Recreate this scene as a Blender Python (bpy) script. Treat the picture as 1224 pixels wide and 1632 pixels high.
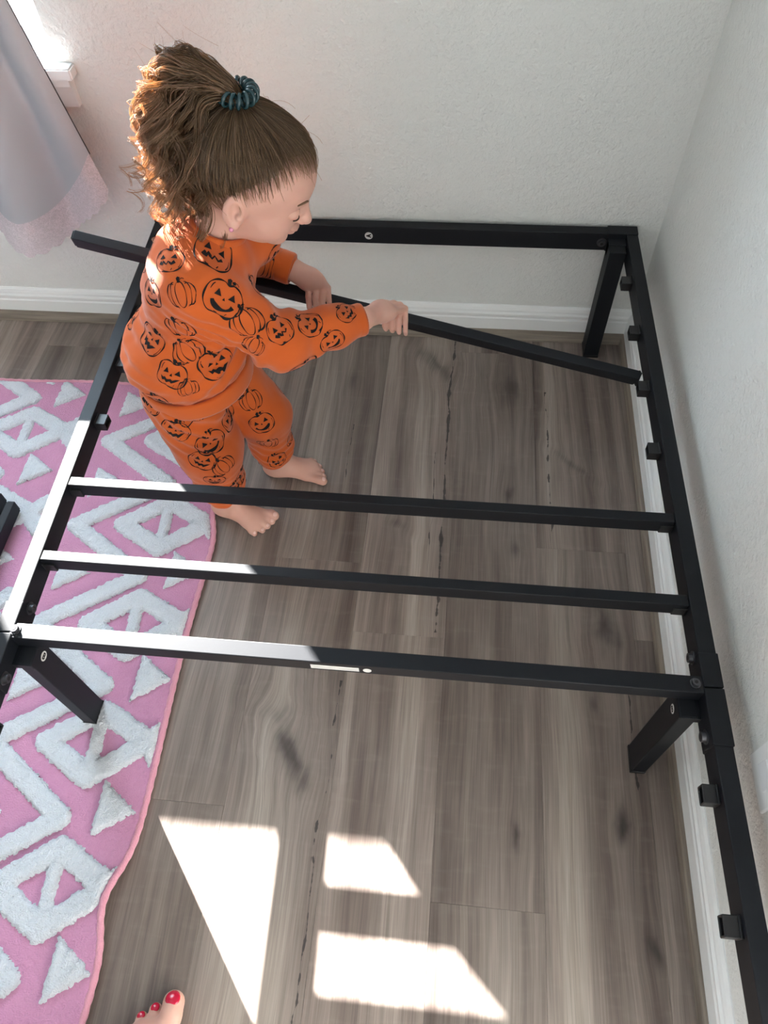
import bpy, bmesh, math, random
import numpy as np
from mathutils import Vector, Matrix, noise
from mathutils.bvhtree import BVHTree

sc = bpy.context.scene
for o in list(bpy.data.objects):
    bpy.data.objects.remove(o)
COL = sc.collection
rnd = random.Random(7)

# ------------------------------------------------------------------ camera
CAM_LOC = Vector((-0.37656, -1.43721, 1.28809))
R3 = (Matrix.Rotation(0.148873, 3, 'Z') @ Matrix.Rotation(0.597680, 3, 'X') @ Matrix.Rotation(-0.062292, 3, 'Z'))
cam_data = bpy.data.cameras.new('camera')
cam = bpy.data.objects.new('camera', cam_data)
COL.objects.link(cam)
cam.matrix_world = Matrix.Translation(CAM_LOC) @ R3.to_4x4()
cam_data.sensor_fit = 'VERTICAL'
cam_data.sensor_height = 36.0
cam_data.lens = 1165.753 / 1632 * 36.0
cam_data.clip_start = 0.01
sc.camera = cam

# ------------------------------------------------------------------ world, sun, sky light, exposure
sc.view_settings.view_transform = 'Standard'
sc.view_settings.look = 'None'
sc.view_settings.gamma = 1.0
sc.view_settings.use_curve_mapping = False
sc.view_settings.exposure = 0.0
world = bpy.data.worlds.new('world')
sc.world = world
world.use_nodes = True
wb = world.node_tree.nodes['Background']
wb.inputs['Color'].default_value = (0.97, 1.0, 0.99, 1)
wb.inputs['Strength'].default_value = 1.15

SUN_DIR = Vector((1.565, -1.91, -1.0)).normalized()
sl = bpy.data.lights.new('sun', 'SUN')
sl.energy = 130.0
sl.angle = math.radians(0.55)
sl.color = (1.0, 0.98, 0.95)
so = bpy.data.objects.new('sun', sl)
so.rotation_euler = SUN_DIR.to_track_quat('-Z', 'Y').to_euler()
so.location = (-3, 3, 3)
COL.objects.link(so)

al = bpy.data.lights.new('window_skylight', 'AREA')
al.shape = 'RECTANGLE'
al.size = 0.75
al.size_y = 1.0
al.energy = 62.0
al.color = (0.66, 0.84, 1.0)
ao = bpy.data.objects.new('window_skylight', al)
ao.location = (-1.58, 0.17, 1.15)
ao.rotation_euler = (math.radians(-90), 0, 0)
COL.objects.link(ao)

# ------------------------------------------------------------------ helpers
def mesh_obj(name, verts, faces, mat=None, parent=None, smooth=False):
    me = bpy.data.meshes.new(name)
    me.from_pydata([tuple(v) for v in verts], [], [tuple(f) for f in faces])
    me.update()
    if smooth:
        me.polygons.foreach_set('use_smooth', [True] * len(me.polygons))
    o = bpy.data.objects.new(name, me)
    COL.objects.link(o)
    if mat: me.materials.append(mat)
    if parent: o.parent = parent
    return o

def mesh_np(name, V, F, mat=None, parent=None, smooth=True):
    """V (n,3) array, F (m,k) array with k = 3 or 4"""
    V = np.asarray(V, np.float32); F = np.asarray(F, np.int32)
    me = bpy.data.meshes.new(name)
    k = F.shape[1]
    me.vertices.add(len(V)); me.vertices.foreach_set('co', V.ravel())
    me.loops.add(F.size); me.loops.foreach_set('vertex_index', F.ravel())
    me.polygons.add(len(F))
    me.polygons.foreach_set('loop_start', np.arange(len(F), dtype=np.int32) * k)
    me.polygons.foreach_set('use_smooth', np.full(len(F), smooth))
    me.update(calc_edges=True); me.validate()
    o = bpy.data.objects.new(name, me)
    COL.objects.link(o)
    if mat: me.materials.append(mat)
    if parent: o.parent = parent
    return o

def bm_obj(name, bm, mat=None, parent=None, smooth=False):
    me = bpy.data.meshes.new(name)
    bm.normal_update()
    bm.to_mesh(me); bm.free()
    if smooth:
        me.polygons.foreach_set('use_smooth', [True] * len(me.polygons))
    o = bpy.data.objects.new(name, me)
    COL.objects.link(o)
    if mat: me.materials.append(mat)
    if parent: o.parent = parent
    return o

def add_box(bm, lo, hi, bevel=0.0, seg=1):
    g = bmesh.ops.create_cube(bm, size=1.0)
    vs = g['verts']
    for v in vs:
        v.co = Vector(((lo[i] + hi[i]) / 2 + v.co[i] * (hi[i] - lo[i]) for i in range(3)))
    if bevel > 0:
        es = list({e for v in vs for e in v.link_edges})
        bmesh.ops.bevel(bm, geom=es, offset=bevel, segments=seg, affect='EDGES', profile=0.5)

def box(name, lo, hi, mat, parent=None, bevel=0.0, seg=1):
    bm = bmesh.new(); add_box(bm, lo, hi, bevel, seg)
    return bm_obj(name, bm, mat, parent)

def bar(name, a, b, w, h, mat, parent=None, up=(0, 0, 1), bevel=0.0015, roll=0.0, z0=None):
    """box bar from a to b; a,b on the axis; w across, h along up"""
    a = Vector(a); b = Vector(b)
    d = (b - a); L = d.length; d.normalize()
    side = Vector(up).cross(d).normalized(); u = d.cross(side).normalized()
    if roll:
        q = Matrix.Rotation(roll, 3, d); side = q @ side; u = q @ u
    bm = bmesh.new(); add_box(bm, (-w / 2, 0, -h / 2), (w / 2, L, h / 2), bevel, 2)
    M = Matrix((( side.x, d.x, u.x, a.x), (side.y, d.y, u.y, a.y), (side.z, d.z, u.z, a.z), (0, 0, 0, 1)))
    bmesh.ops.transform(bm, matrix=M, verts=bm.verts)
    bmesh.ops.recalc_face_normals(bm, faces=bm.faces)
    return bm_obj(name, bm, mat, parent)

def cyl(bm, a, b, r, n=16, r2=None):
    a = Vector(a); b = Vector(b); d = b - a
    g = bmesh.ops.create_cone(bm, cap_ends=True, segments=n, radius1=r, radius2=r if r2 is None else r2, depth=d.length)
    M = Matrix.Translation((a + b) / 2) @ d.to_track_quat('Z', 'Y').to_matrix().to_4x4()
    bmesh.ops.transform(bm, matrix=M, verts=g['verts'])

def empty(name, loc=(0, 0, 0)):
    o = bpy.data.objects.new(name, None)
    o.empty_display_size = 0.05
    COL.objects.link(o)
    return o

def tag(o, label, cat, group=None, kind=None):
    if label: o['label'] = label
    if cat: o['category'] = cat
    if group: o['group'] = group
    if kind: o['kind'] = kind
    return o

def structure(o, label=None):
    o['kind'] = 'structure'
    if label: o['label'] = label
    return o

def extrude_profile(name, prof, a, b, axis, mat):
    """prof: list of (d,z) with d measured from the wall; axis 'x' or 'y' is the run"""
    V = []; n = len(prof)
    for t in (a, b):
        for d, z in prof:
            V.append((t, d, z) if axis == 'x' else (d, t, z))
    F = [(i, (i + 1) % n, n + (i + 1) % n, n + i) for i in range(n)]
    F.append(tuple(range(n))[::-1]); F.append(tuple(range(n, 2 * n)))
    o = mesh_obj(name, V, F, mat)
    bm = bmesh.new(); bm.from_mesh(o.data); bmesh.ops.recalc_face_normals(bm, faces=bm.faces); bm.to_mesh(o.data); bm.free()
    return o

# ------------------------------------------------------------------ materials
class NT:
    def __init__(self, name):
        self.m = bpy.data.materials.new(name); self.m.use_nodes = True
        self.t = self.m.node_tree; self.n = self.t.nodes
        self.b = self.n['Principled BSDF']; self.out = self.n['Material Output']
    def node(self, typ, **kw):
        n = self.n.new(typ)
        for k, v in kw.items():
            if k.startswith('i_'):
                key = k[2:]
                n.inputs[int(key) if key.isdigit() else key.replace('_', ' ')].default_value = v
            else: setattr(n, k, v)
        return n
    def link(self, a, b): self.t.links.new(a, b)
    def noise(self, vec, scale, detail=3, rough=0.5, dist=0.0):
        n = self.node('ShaderNodeTexNoise'); n.inputs['Scale'].default_value = scale
        n.inputs['Detail'].default_value = detail; n.inputs['Roughness'].default_value = rough
        n.inputs['Distortion'].default_value = dist
        if vec is not None: self.link(vec, n.inputs['Vector'])
        return n.outputs['Fac']
    def mapping(self, vec, scale=(1, 1, 1), loc=(0, 0, 0), rot=(0, 0, 0)):
        n = self.node('ShaderNodeMapping'); n.inputs['Scale'].default_value = scale
        n.inputs['Location'].default_value = loc; n.inputs['Rotation'].default_value = rot
        self.link(vec, n.inputs['Vector']); return n.outputs['Vector']
    def ramp(self, fac, stops):
        n = self.node('ShaderNodeValToRGB'); r = n.color_ramp
        while len(r.elements) < len(stops): r.elements.new(0.5)
        for e, (p, c) in zip(r.elements, stops):
            e.position = p; e.color = (*c, 1) if len(c) == 3 else c
        self.link(fac, n.inputs['Fac']); return n.outputs['Color']
    def mix(self, fac, a, b, mode='MIX'):
        n = self.node('ShaderNodeMix', data_type='RGBA', blend_type=mode)
        for s, v in ((n.inputs['Factor'], fac), (n.inputs['A'], a), (n.inputs['B'], b)):
            if isinstance(v, (int, float)): s.default_value = v
            elif isinstance(v, tuple): s.default_value = (*v, 1) if len(v) == 3 else v
            else: self.link(v, s)
        return n.outputs['Result']
    def math(self, op, a, b=0.0):
        n = self.node('ShaderNodeMath', operation=op)
        for s, v in zip(n.inputs, (a, b)):
            if isinstance(v, (int, float)): s.default_value = v
            else: self.link(v, s)
        return n.outputs[0]
    def bump(self, h, strength=0.3, dist=0.002):
        n = self.node('ShaderNodeBump'); n.inputs['Strength'].default_value = strength
        n.inputs['Distance'].default_value = dist
        self.link(h, n.inputs['Height']); self.link(n.outputs['Normal'], self.b.inputs['Normal'])
    def coord(self, which='Object'):
        return self.node('ShaderNodeTexCoord').outputs[which]
    def set(self, color=None, rough=None, spec=None, **kw):
        if color is not None:
            if isinstance(color, tuple): self.b.inputs['Base Color'].default_value = (*color, 1)
            else: self.link(color, self.b.inputs['Base Color'])
        if rough is not None:
            if isinstance(rough, (int, float)): self.b.inputs['Roughness'].default_value = rough
            else: self.link(rough, self.b.inputs['Roughness'])
        if spec is not None: self.b.inputs['Specular IOR Level'].default_value = spec
        for k, v in kw.items(): self.b.inputs[k.replace('_', ' ')].default_value = v
        return self

def mat_wall():
    t = NT('painted_wall'); c = t.coord()
    n1 = t.noise(c, 95, 2, 0.5); n2 = t.noise(c, 240, 2, 0.5)
    h = t.math('ADD', n1, t.math('MULTIPLY', n2, 0.45))
    t.set(t.mix(t.noise(c, 2.5, 2), (0.785, 0.795, 0.765), (0.82, 0.83, 0.80)), 0.62, 0.35)
    t.bump(h, 0.75, 0.0042)
    return t.m

def mat_plain(name, color, rough=0.5, spec=0.5, bump=None, **kw):
    t = NT(name); t.set(color, rough, spec, **kw)
    if bump:
        t.bump(t.noise(t.coord(), bump[0], 2), bump[1], bump[2])
    return t.m

KNOTS = [  # x, y, half width, half length, turn, darkness   (metres, on the floor)
    (-0.238, -0.195, 0.030, 0.060, 0.05, 0.55), (-0.242, -0.508, 0.013, 0.030, 0.0, 0.75), (-0.425, -0.120, 0.024, 0.080, 0.75, 0.55),
    (-0.062, -0.800, 0.026, 0.055, 0.15, 0.80), (-0.058, -1.153, 0.015, 0.034, 0.0, 0.95), (-0.230, -1.190, 0.010, 0.030, 0.0, 0.85),
    (-0.025, -1.329, 0.013, 0.026, 0.1, 0.85), (-0.625, -1.085, 0.026, 0.075, 0.55, 0.85), (-0.655, -1.02, 0.030, 0.030, 0.3, 0.35),
    (-0.232, -0.640, 0.012, 0.026, 0.0, 0.55), (-0.090, -0.955, 0.012, 0.022, 0.0, 0.6), (-0.62, -0.19, 0.016, 0.05, 0.1, 0.4), (-0.47, -0.60, 0.012, 0.03, 0.9, 0.4),
    (-0.10, -0.42, 0.010, 0.06, 0.8, 0.4), (-1.30, -0.12, 0.02, 0.04, 0.2, 0.5)]
CRACKS = [(-0.382, -0.04, -0.84, 0.0045), (-0.156, -0.20, -0.62, 0.0045), (-0.551, -0.95, -1.62, 0.0045), (-0.030, -0.93, -1.10, 0.0035), (-0.600, -0.33, -0.52, 0.002), (-0.405, -0.40, -0.75, 0.002)]
def mat_plank():
    t = NT('laminate_plank')
    info = t.node('ShaderNodeObjectInfo')
    r = info.outputs['Random']
    P = t.node('ShaderNodeNewGeometry').outputs['Position']
    def vm(op, a, b=None, c=None):
        n = t.node('ShaderNodeVectorMath', operation=op)
        for sck, v in zip(n.inputs, (a, b, c)):
            if v is None: continue
            if isinstance(v, tuple): sck.default_value = v
            else: t.link(v, sck)
        return n.outputs[0] if op not in ('LENGTH', 'DOT_PRODUCT') else n.outputs['Value']
    wob = t.node('ShaderNodeTexNoise'); wob.inputs['Scale'].default_value = 1.0; wob.inputs['Detail'].default_value = 3
    t.link(t.mapping(P, (34, 15, 1)), wob.inputs['Vector'])
    wobc = vm('SUBTRACT', wob.outputs['Color'], (0.5, 0.5, 0.5))
    # knots: the grain is pushed aside around them
    push = None; kmax = None
    for x, y, hw, hl, ang, dark in KNOTS:
        q = t.mapping(vm('SUBTRACT', P, (x, y, 0)), (1, 1, 0), (0, 0, 0), (0, 0, -ang))
        q2 = vm('MULTIPLY', q, (1 / hw, 1 / hl, 0))
        q2 = vm('ADD', q2, vm('MULTIPLY', wobc, (1.9, 1.9, 0)))
        r2 = vm('DOT_PRODUCT', q2, q2)
        g = t.math('POWER', 2.718, t.math('MULTIPLY', r2, -0.32))
        pv = vm('MULTIPLY', q, (-0.42, 0.0, 0.0)); sc_ = t.node('ShaderNodeVectorMath', operation='SCALE'); t.link(pv, sc_.inputs[0]); t.link(g, sc_.inputs['Scale'])
        push = sc_.outputs[0] if push is None else vm('ADD', push, sc_.outputs[0])
        k = t.math('MULTIPLY', t.math('POWER', 2.718, t.math('MULTIPLY', r2, -2.0)), dark)
        kmax = k if kmax is None else t.math('MAXIMUM', kmax, k)
    off = t.node('ShaderNodeCombineXYZ')
    t.link(t.math('MULTIPLY', r, 37.0), off.inputs['X']); t.link(t.math('MULTIPLY', r, 91.0), off.inputs['Y'])
    p = vm('ADD', vm('ADD', P, push), off.outputs[0])
    wn = t.node('ShaderNodeTexNoise'); wn.inputs['Scale'].default_value = 3.2; wn.inputs['Detail'].default_value = 1
    t.link(t.mapping(p, (1.6, 0.55, 1)), wn.inputs['Vector'])
    pw = vm('MULTIPLY_ADD', wn.outputs['Color'], (0.035, 0.0, 0.0), p)
    broad = t.noise(t.mapping(pw, (17, 0.50, 1)), 1.0, 3, 0.6)            # wide tonal streaks
    streak = t.noise(t.mapping(pw, (75, 1.6, 1)), 1.0, 4, 0.6)            # grain bands
    fine = t.noise(t.mapping(pw, (430, 9, 1)), 1.0, 2, 0.5)               # fibre
    blot = t.noise(t.mapping(p, (16, 5, 1)), 1.0, 3, 0.6)
    cross = t.noise(t.mapping(p, (16, 60, 1)), 1.0, 2, 0.5)
    col = t.ramp(broad, [(0.30, (0.085, 0.058, 0.048)), (0.42, (0.165, 0.124, 0.103)), (0.53, (0.232, 0.182, 0.152)), (0.68, (0.330, 0.270, 0.226))])
    col = t.mix(t.math('MULTIPLY', t.math('SUBTRACT', streak, 0.46), 2.0), col, (0.085, 0.060, 0.050))
    col = t.mix(t.math('MULTIPLY', t.math('SUBTRACT', blot, 0.48), 0.9), col, (0.32, 0.26, 0.215))
    col = t.mix(t.math('MULTIPLY', t.math('SUBTRACT', cross, 0.55), 0.5), col, (0.34, 0.295, 0.25))
    col = t.mix(0.45, col, t.ramp(fine, [(0.3, (0.33, 0.33, 0.33)), (0.7, (0.70, 0.70, 0.70))]), 'OVERLAY')
    col = t.mix(kmax, col, (0.040, 0.030, 0.027))
    # dark checks (cracks) along the grain
    sep = t.node('ShaderNodeSeparateXYZ'); t.link(P, sep.inputs[0])
    wv_ = t.noise(t.mapping(P, (0, 6, 0)), 1.0, 3, 0.55); gate = t.noise(t.mapping(P, (9, 26, 0)), 1.0, 3, 0.6)
    cmax = None
    for x, y0, y1, w in CRACKS:
        dx = t.math('ABSOLUTE', t.math('SUBTRACT', t.math('SUBTRACT', sep.outputs[0], x), t.math('MULTIPLY', t.math('SUBTRACT', wv_, 0.5), 0.036)))
        wd = t.math('MULTIPLY', t.math('SUBTRACT', t.math('ADD', gate, t.math('MULTIPLY', t.math('SUBTRACT', streak, 0.5), 0.8)), 0.45), w * 5.0)
        m = t.math('SUBTRACT', 1.0, t.math('DIVIDE', dx, t.math('MAXIMUM', wd, 0.0002)))
        m = t.math('MULTIPLY', t.math('MINIMUM', t.math('MAXIMUM', m, 0.0), 0.45), 2.2)
        m = t.math('MULTIPLY', m, t.math('MULTIPLY', t.math('LESS_THAN', sep.outputs[1], y0), t.math('GREATER_THAN', sep.outputs[1], y1)))
        cmax = m if cmax is None else t.math('MAXIMUM', cmax, m)
    col = t.mix(t.math('MULTIPLY', cmax, 0.88), col, (0.028, 0.022, 0.021))
    hsv = t.node('ShaderNodeHueSaturation')
    t.link(t.math('ADD', 0.74, t.math('MULTIPLY', r, 0.42)), hsv.inputs['Value'])
    hsv.inputs['Saturation'].default_value = 0.90
    t.link(col, hsv.inputs['Color'])
    t.set(hsv.outputs['Color'], t.math('ADD', 0.42, t.math('MULTIPLY', fine, 0.16)), 0.4)
    t.bump(t.math('ADD', fine, t.math('MULTIPLY', cmax, -1.5)), 0.18, 0.0008)
    return t.m

def mat_trimwood():
    t = NT('trim_wood'); c = t.coord()
    s = t.noise(t.mapping(c, (1.5, 1.5, 60)), 4.0, 3)
    t.set(t.ramp(s, [(0.3, (0.15, 0.12, 0.095)), (0.7, (0.27, 0.225, 0.18))]), 0.5, 0.4)
    return t.m

def mat_black():
    t = NT('black_powder_coat'); c = t.coord()
    t.set((0.0028, 0.0040, 0.0068), 0.54, 0.32)
    t.bump(t.noise(c, 900, 2), 0.10, 0.0006)
    return t.m

def mat_rug(name, col_a, col_b, bs, sheen=0.3):
    t = NT(name); c = t.coord()
    n = t.noise(c, 160, 3, 0.6); n2 = t.noise(c, 30, 2)
    t.set(t.mix(t.math('MULTIPLY', t.math('ADD', n, n2), 0.5), col_a, col_b), 0.95, 0.1, Sheen_Weight=sheen)
    t.bump(t.math('ADD', n, t.math('MULTIPLY', t.noise(c, 420, 2), 0.8)), bs, 0.006)
    return t.m

def mat_skin():
    t = NT('skin'); c = t.coord()
    n = t.noise(c, 26, 3)
    t.set(t.mix(n, (0.58, 0.315, 0.245), (0.66, 0.39, 0.315)), 0.52, 0.35,
          Subsurface_Weight=0.18, Subsurface_Scale=0.006)
    t.b.inputs['Subsurface Radius'].default_value = (1.0, 0.35, 0.2)
    t.bump(t.noise(c, 500, 2), 0.06, 0.0008)
    return t.m

def mat_fabric():
    t = NT('orange_jersey'); c = t.coord()
    n = t.noise(c, 16, 2)
    t.set(t.mix(n, (0.50, 0.090, 0.015), (0.57, 0.115, 0.022)), 0.9, 0.15, Sheen_Weight=0.25)
    wv = t.noise(t.mapping(c, (1, 1, 1)), 900, 1)
    t.bump(wv, 0.15, 0.0008)
    return t.m

def mat_hair():
    t = NT('light_brown_hair')
    a = t.node('ShaderNodeAttribute', attribute_name='tint')
    col = t.ramp(a.outputs['Fac'], [(0.0, (0.050, 0.030, 0.016)), (0.40, (0.125, 0.078, 0.043)), (0.75, (0.28, 0.180, 0.100)), (1.0, (0.48, 0.31, 0.22))])
    t.set(col, 0.38, 0.55)
    tr = t.node('ShaderNodeBsdfTranslucent'); t.link(t.mix(0.45, col, (0.95, 0.55, 0.24)), tr.inputs['Color'])
    mx = t.node('ShaderNodeMixShader'); mx.inputs[0].default_value = 0.42
    t.link(t.b.outputs[0], mx.inputs[1]); t.link(tr.outputs[0], mx.inputs[2]); t.link(mx.outputs[0], t.out.inputs['Surface'])
    return t.m

def mat_sheer(name, color, transp, transl=0.5):
    t = NT(name); t.set(color, 0.9, 0.1)
    tr = t.node('ShaderNodeBsdfTranslucent'); tr.inputs['Color'].default_value = (*color, 1)
    m1 = t.node('ShaderNodeMixShader'); m1.inputs[0].default_value = transl
    t.link(t.b.outputs[0], m1.inputs[1]); t.link(tr.outputs[0], m1.inputs[2])
    tp = t.node('ShaderNodeBsdfTransparent')
    m2 = t.node('ShaderNodeMixShader')
    if isinstance(transp, (int, float)): m2.inputs[0].default_value = transp
    else: t.link(transp(t), m2.inputs[0])
    t.link(m1.outputs[0], m2.inputs[1]); t.link(tp.outputs[0], m2.inputs[2]); t.link(m2.outputs[0], t.out.inputs['Surface'])
    return t.m

def mat_glass():
    t = NT('window_glass')
    g = t.node('ShaderNodeBsdfGlossy'); g.inputs['Roughness'].default_value = 0.02
    tp = t.node('ShaderNodeBsdfTransparent')
    m = t.node('ShaderNodeMixShader'); m.inputs[0].default_value = 0.06
    t.link(tp.outputs[0], m.inputs[1]); t.link(g.outputs[0], m.inputs[2]); t.link(m.outputs[0], t.out.inputs['Surface'])
    return t.m

M = dict(
    wall=mat_wall(), plank=mat_plank(), trimwood=mat_trimwood(), black=mat_black(),
    white=mat_plain('white_gloss_paint', (0.90, 0.91, 0.90), 0.35, 0.5),
    vinyl=mat_plain('white_vinyl', (0.85, 0.86, 0.87), 0.4, 0.5),
    ceiling=mat_plain('ceiling_paint', (0.62, 0.62, 0.61), 0.9, 0.2),
    sub=mat_plain('underlay', (0.03, 0.025, 0.022), 0.9, 0.1),
    plastic=mat_plain('black_plastic', (0.006, 0.006, 0.007), 0.42, 0.5),
    steel=mat_plain('bolt_steel', (0.10, 0.10, 0.11), 0.35, 0.5, Metallic=0.8),
    sticker=mat_plain('paper_sticker', (0.60, 0.60, 0.58), 0.7, 0.3),
    ink=mat_plain('black_ink', (0.012, 0.010, 0.010), 0.85, 0.2),
    rug_pink=mat_rug('pink_low_pile', (0.49, 0.21, 0.345), (0.59, 0.285, 0.43), 0.55),
    rug_white=mat_rug('white_high_pile', (0.64, 0.66, 0.70), (0.76, 0.785, 0.83), 0.9),
    rug_edge=mat_rug('pink_binding', (0.60, 0.25, 0.33), (0.68, 0.33, 0.40), 0.4),
    skin=mat_skin(), orange=mat_fabric(), hair=mat_hair(),
    nail=mat_plain('red_nail_polish', (0.50, 0.004, 0.035), 0.18, 0.6),
    tinynail=mat_plain('bare_nail', (0.74, 0.48, 0.42), 0.3, 0.5),
    teal=mat_plain('teal_hair_tie', (0.018, 0.052, 0.060), 0.25, 0.6),
    pink_gem=mat_plain('pink_earring', (0.70, 0.28, 0.40), 0.15, 0.7),
    eye=mat_plain('eye_white', (0.75, 0.72, 0.70), 0.15, 0.5),
    iris=mat_plain('eye_iris', (0.05, 0.03, 0.02), 0.1, 0.5),
    lash=mat_plain('lash_brown', (0.035, 0.022, 0.016), 0.7, 0.3),
    lips=mat_plain('lips_pink', (0.60, 0.26, 0.24), 0.4, 0.4),
    glass=mat_glass(),
    sheer=mat_sheer('sheer_curtain', (0.42, 0.435, 0.46), 0.0, 0.0),
    bounce_block=mat_plain('dark_bounce_block', (0.07, 0.07, 0.075), 0.95, 0.1),
    blind=mat_plain('added_blind_cloth', (0.70, 0.69, 0.66), 0.9, 0.2),
    outside=mat_plain('pale_concrete', (0.55, 0.53, 0.48), 0.9, 0.2),
    grass=mat_plain('dry_grass', (0.16, 0.17, 0.04), 0.95, 0.1, (40, 0.8, 0.05)),
    cushion=mat_plain('cushion_cloth', (0.70, 0.62, 0.62), 0.95, 0.2, (300, 0.3, 0.002)),
)
def lace_alpha(t):
    c = t.coord('Generated')
    n = t.noise(t.mapping(c, (30, 1, 22)), 2.2, 2, 0.5, 1.2)
    return t.ramp(n, [(0.42, (0.02, 0.02, 0.02)), (0.52, (0.30, 0.30, 0.30)), (0.6, (0.03, 0.03, 0.03))])
M['lace'] = mat_sheer('lace_trim', (0.64, 0.58, 0.61), lace_alpha, 0.08)

# ================================================================== THE SETTING
YW = 0.006          # face of the back wall
XW = 0.049          # face of the right wall
XL, YF, ZC = -3.3, -3.3, 2.44
# window opening in the back wall
WX0, WX1, WZ0, WZ1 = -1.985, -1.178, 0.608, 1.95

fl = structure(box('floor', (XL, YF, -0.05), (XW + 0.1, YW + 0.1, -0.006), M['sub']), 'grey brown wood laminate floor of wide planks')
# planks: columns 0.177 m wide running toward the back wall; end joints read from the photograph
PW, PL = 0.177, 1.22
joint_at = {0: -0.825, -1: -0.635, -2: -1.297, -3: -0.850, -4: -0.698, -5: -1.186, -6: -0.42, -7: -0.95, -8: -0.115}
plank_meshes = {}
def plank_mesh(w, L):
    key = (round(w, 4), round(L, 4))
    if key not in plank_meshes:
        bm = bmesh.new(); add_box(bm, (0.0001, 0.0001, -0.006), (w - 0.0001, L - 0.0001, 0.0), 0.0004, 1)
        me = bpy.data.meshes.new('plank'); bm.to_mesh(me); bm.free(); me.materials.append(M['plank'])
        plank_meshes[key] = me
    return plank_meshes[key]
for cidx in range(-19, 1):
    x0 = -0.009 + PW * cidx
    x1 = min(x0 + PW, XW - 0.002)
    x0c = max(x0, XL)
    j = joint_at.get(cidx, -0.2 - ((cidx * 0.447) % 1.22))
    ys = [YW - 0.003]
    y = j + PL * 4
    while y > ys[0] - 0.03: y -= PL
    while y > YF: ys.append(y); y -= PL
    ys.append(YF)
    for ya, yb in zip(ys[:-1], ys[1:]):
        o = bpy.data.objects.new('plank', plank_mesh(x1 - x0c, ya - yb))
        o.location = (x0c, yb, 0); o.parent = fl
        COL.objects.link(o)

# back wall with the window opening, 0.14 thick
T = 0.15
bm = bmesh.new()
xs = [XL - T, WX0, WX1, XW + T]; zs = [-0.05, WZ0, WZ1, ZC]
vg = {}
def wv(i, k, s):
    key = (i, k, s)
    if key not in vg: vg[key] = bm.verts.new((xs[i], YW + (T if s else 0), zs[k]))
    return vg[key]
for i in range(3):
    for k in range(3):
        if i == 1 and k == 1: continue
        bm.faces.new((wv(i, k, 0), wv(i + 1, k, 0), wv(i + 1, k + 1, 0), wv(i, k + 1, 0)))
        bm.faces.new((wv(i, k, 1), wv(i, k + 1, 1), wv(i + 1, k + 1, 1), wv(i + 1, k, 1)))
for (i0, k0), (i1, k1) in (((1, 1), (2, 1)), ((2, 1), (2, 2)), ((2, 2), (1, 2)), ((1, 2), (1, 1))):
    bm.faces.new((wv(i0, k0, 0), wv(i0, k0, 1), wv(i1, k1, 1), wv(i1, k1, 0)))
for (i0, k0), (i1, k1) in (((0, 0), (3, 0)), ((3, 0), (3, 3)), ((3, 3), (0, 3)), ((0, 3), (0, 0))):
    pass
bmesh.ops.recalc_face_normals(bm, faces=bm.faces)
structure(bm_obj('wall_back', bm, M['wall']), 'off white textured wall behind the bed frame')
structure(box('wall_right', (XW, YF, -0.05), (XW + T, YW, ZC), M['wall']), 'off white textured wall on the right')
structure(box('wall_left', (XL - T, YF, -0.05), (XL, YW, ZC), M['wall']), 'off white wall on the far left')
structure(box('ceiling', (XL - T, YF, ZC), (XW + T, YW + T, ZC + 0.1), M['ceiling']), 'plain white ceiling')

# baseboards: moulded profile, and the wooden shoe moulding in front of them
bbp = [(0.0, 0.0), (0.013, 0.0), (0.013, 0.050), (0.011, 0.054), (0.0125, 0.058), (0.0125, 0.064), (0.009, 0.068),
       (0.0085, 0.073), (0.006, 0.079), (0.002, 0.084), (0.0, 0.084)]
structure(extrude_profile('baseboard_back', [(YW - d, z) for d, z in bbp], XL, XW, 'x', M['white']), 'white moulded baseboard along the back wall')
structure(extrude_profile('baseboard_right', [(XW - d, z) for d, z in bbp], YF, YW - 0.001, 'y', M['white']), 'white moulded baseboard along the right wall')
def shoe(base, reach, h=0.017):
    r = [(0.0, 0.0)]
    for i in range(7):
        a = math.radians(90 * i / 6)
        r.append((reach * math.cos(a), h * math.sin(a)))
    return [(base - d, z) for d, z in r]
structure(extrude_profile('trim_1', shoe(YW - 0.013, 0.0218), XL, XW - 0.013, 'x', M['trimwood']), 'brown wooden shoe moulding under the back baseboard')
structure(extrude_profile('trim_2', shoe(XW - 0.013, 0.0105), YF, YW - 0.013, 'y', M['trimwood']), 'brown wooden shoe moulding under the right baseboard')

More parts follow.
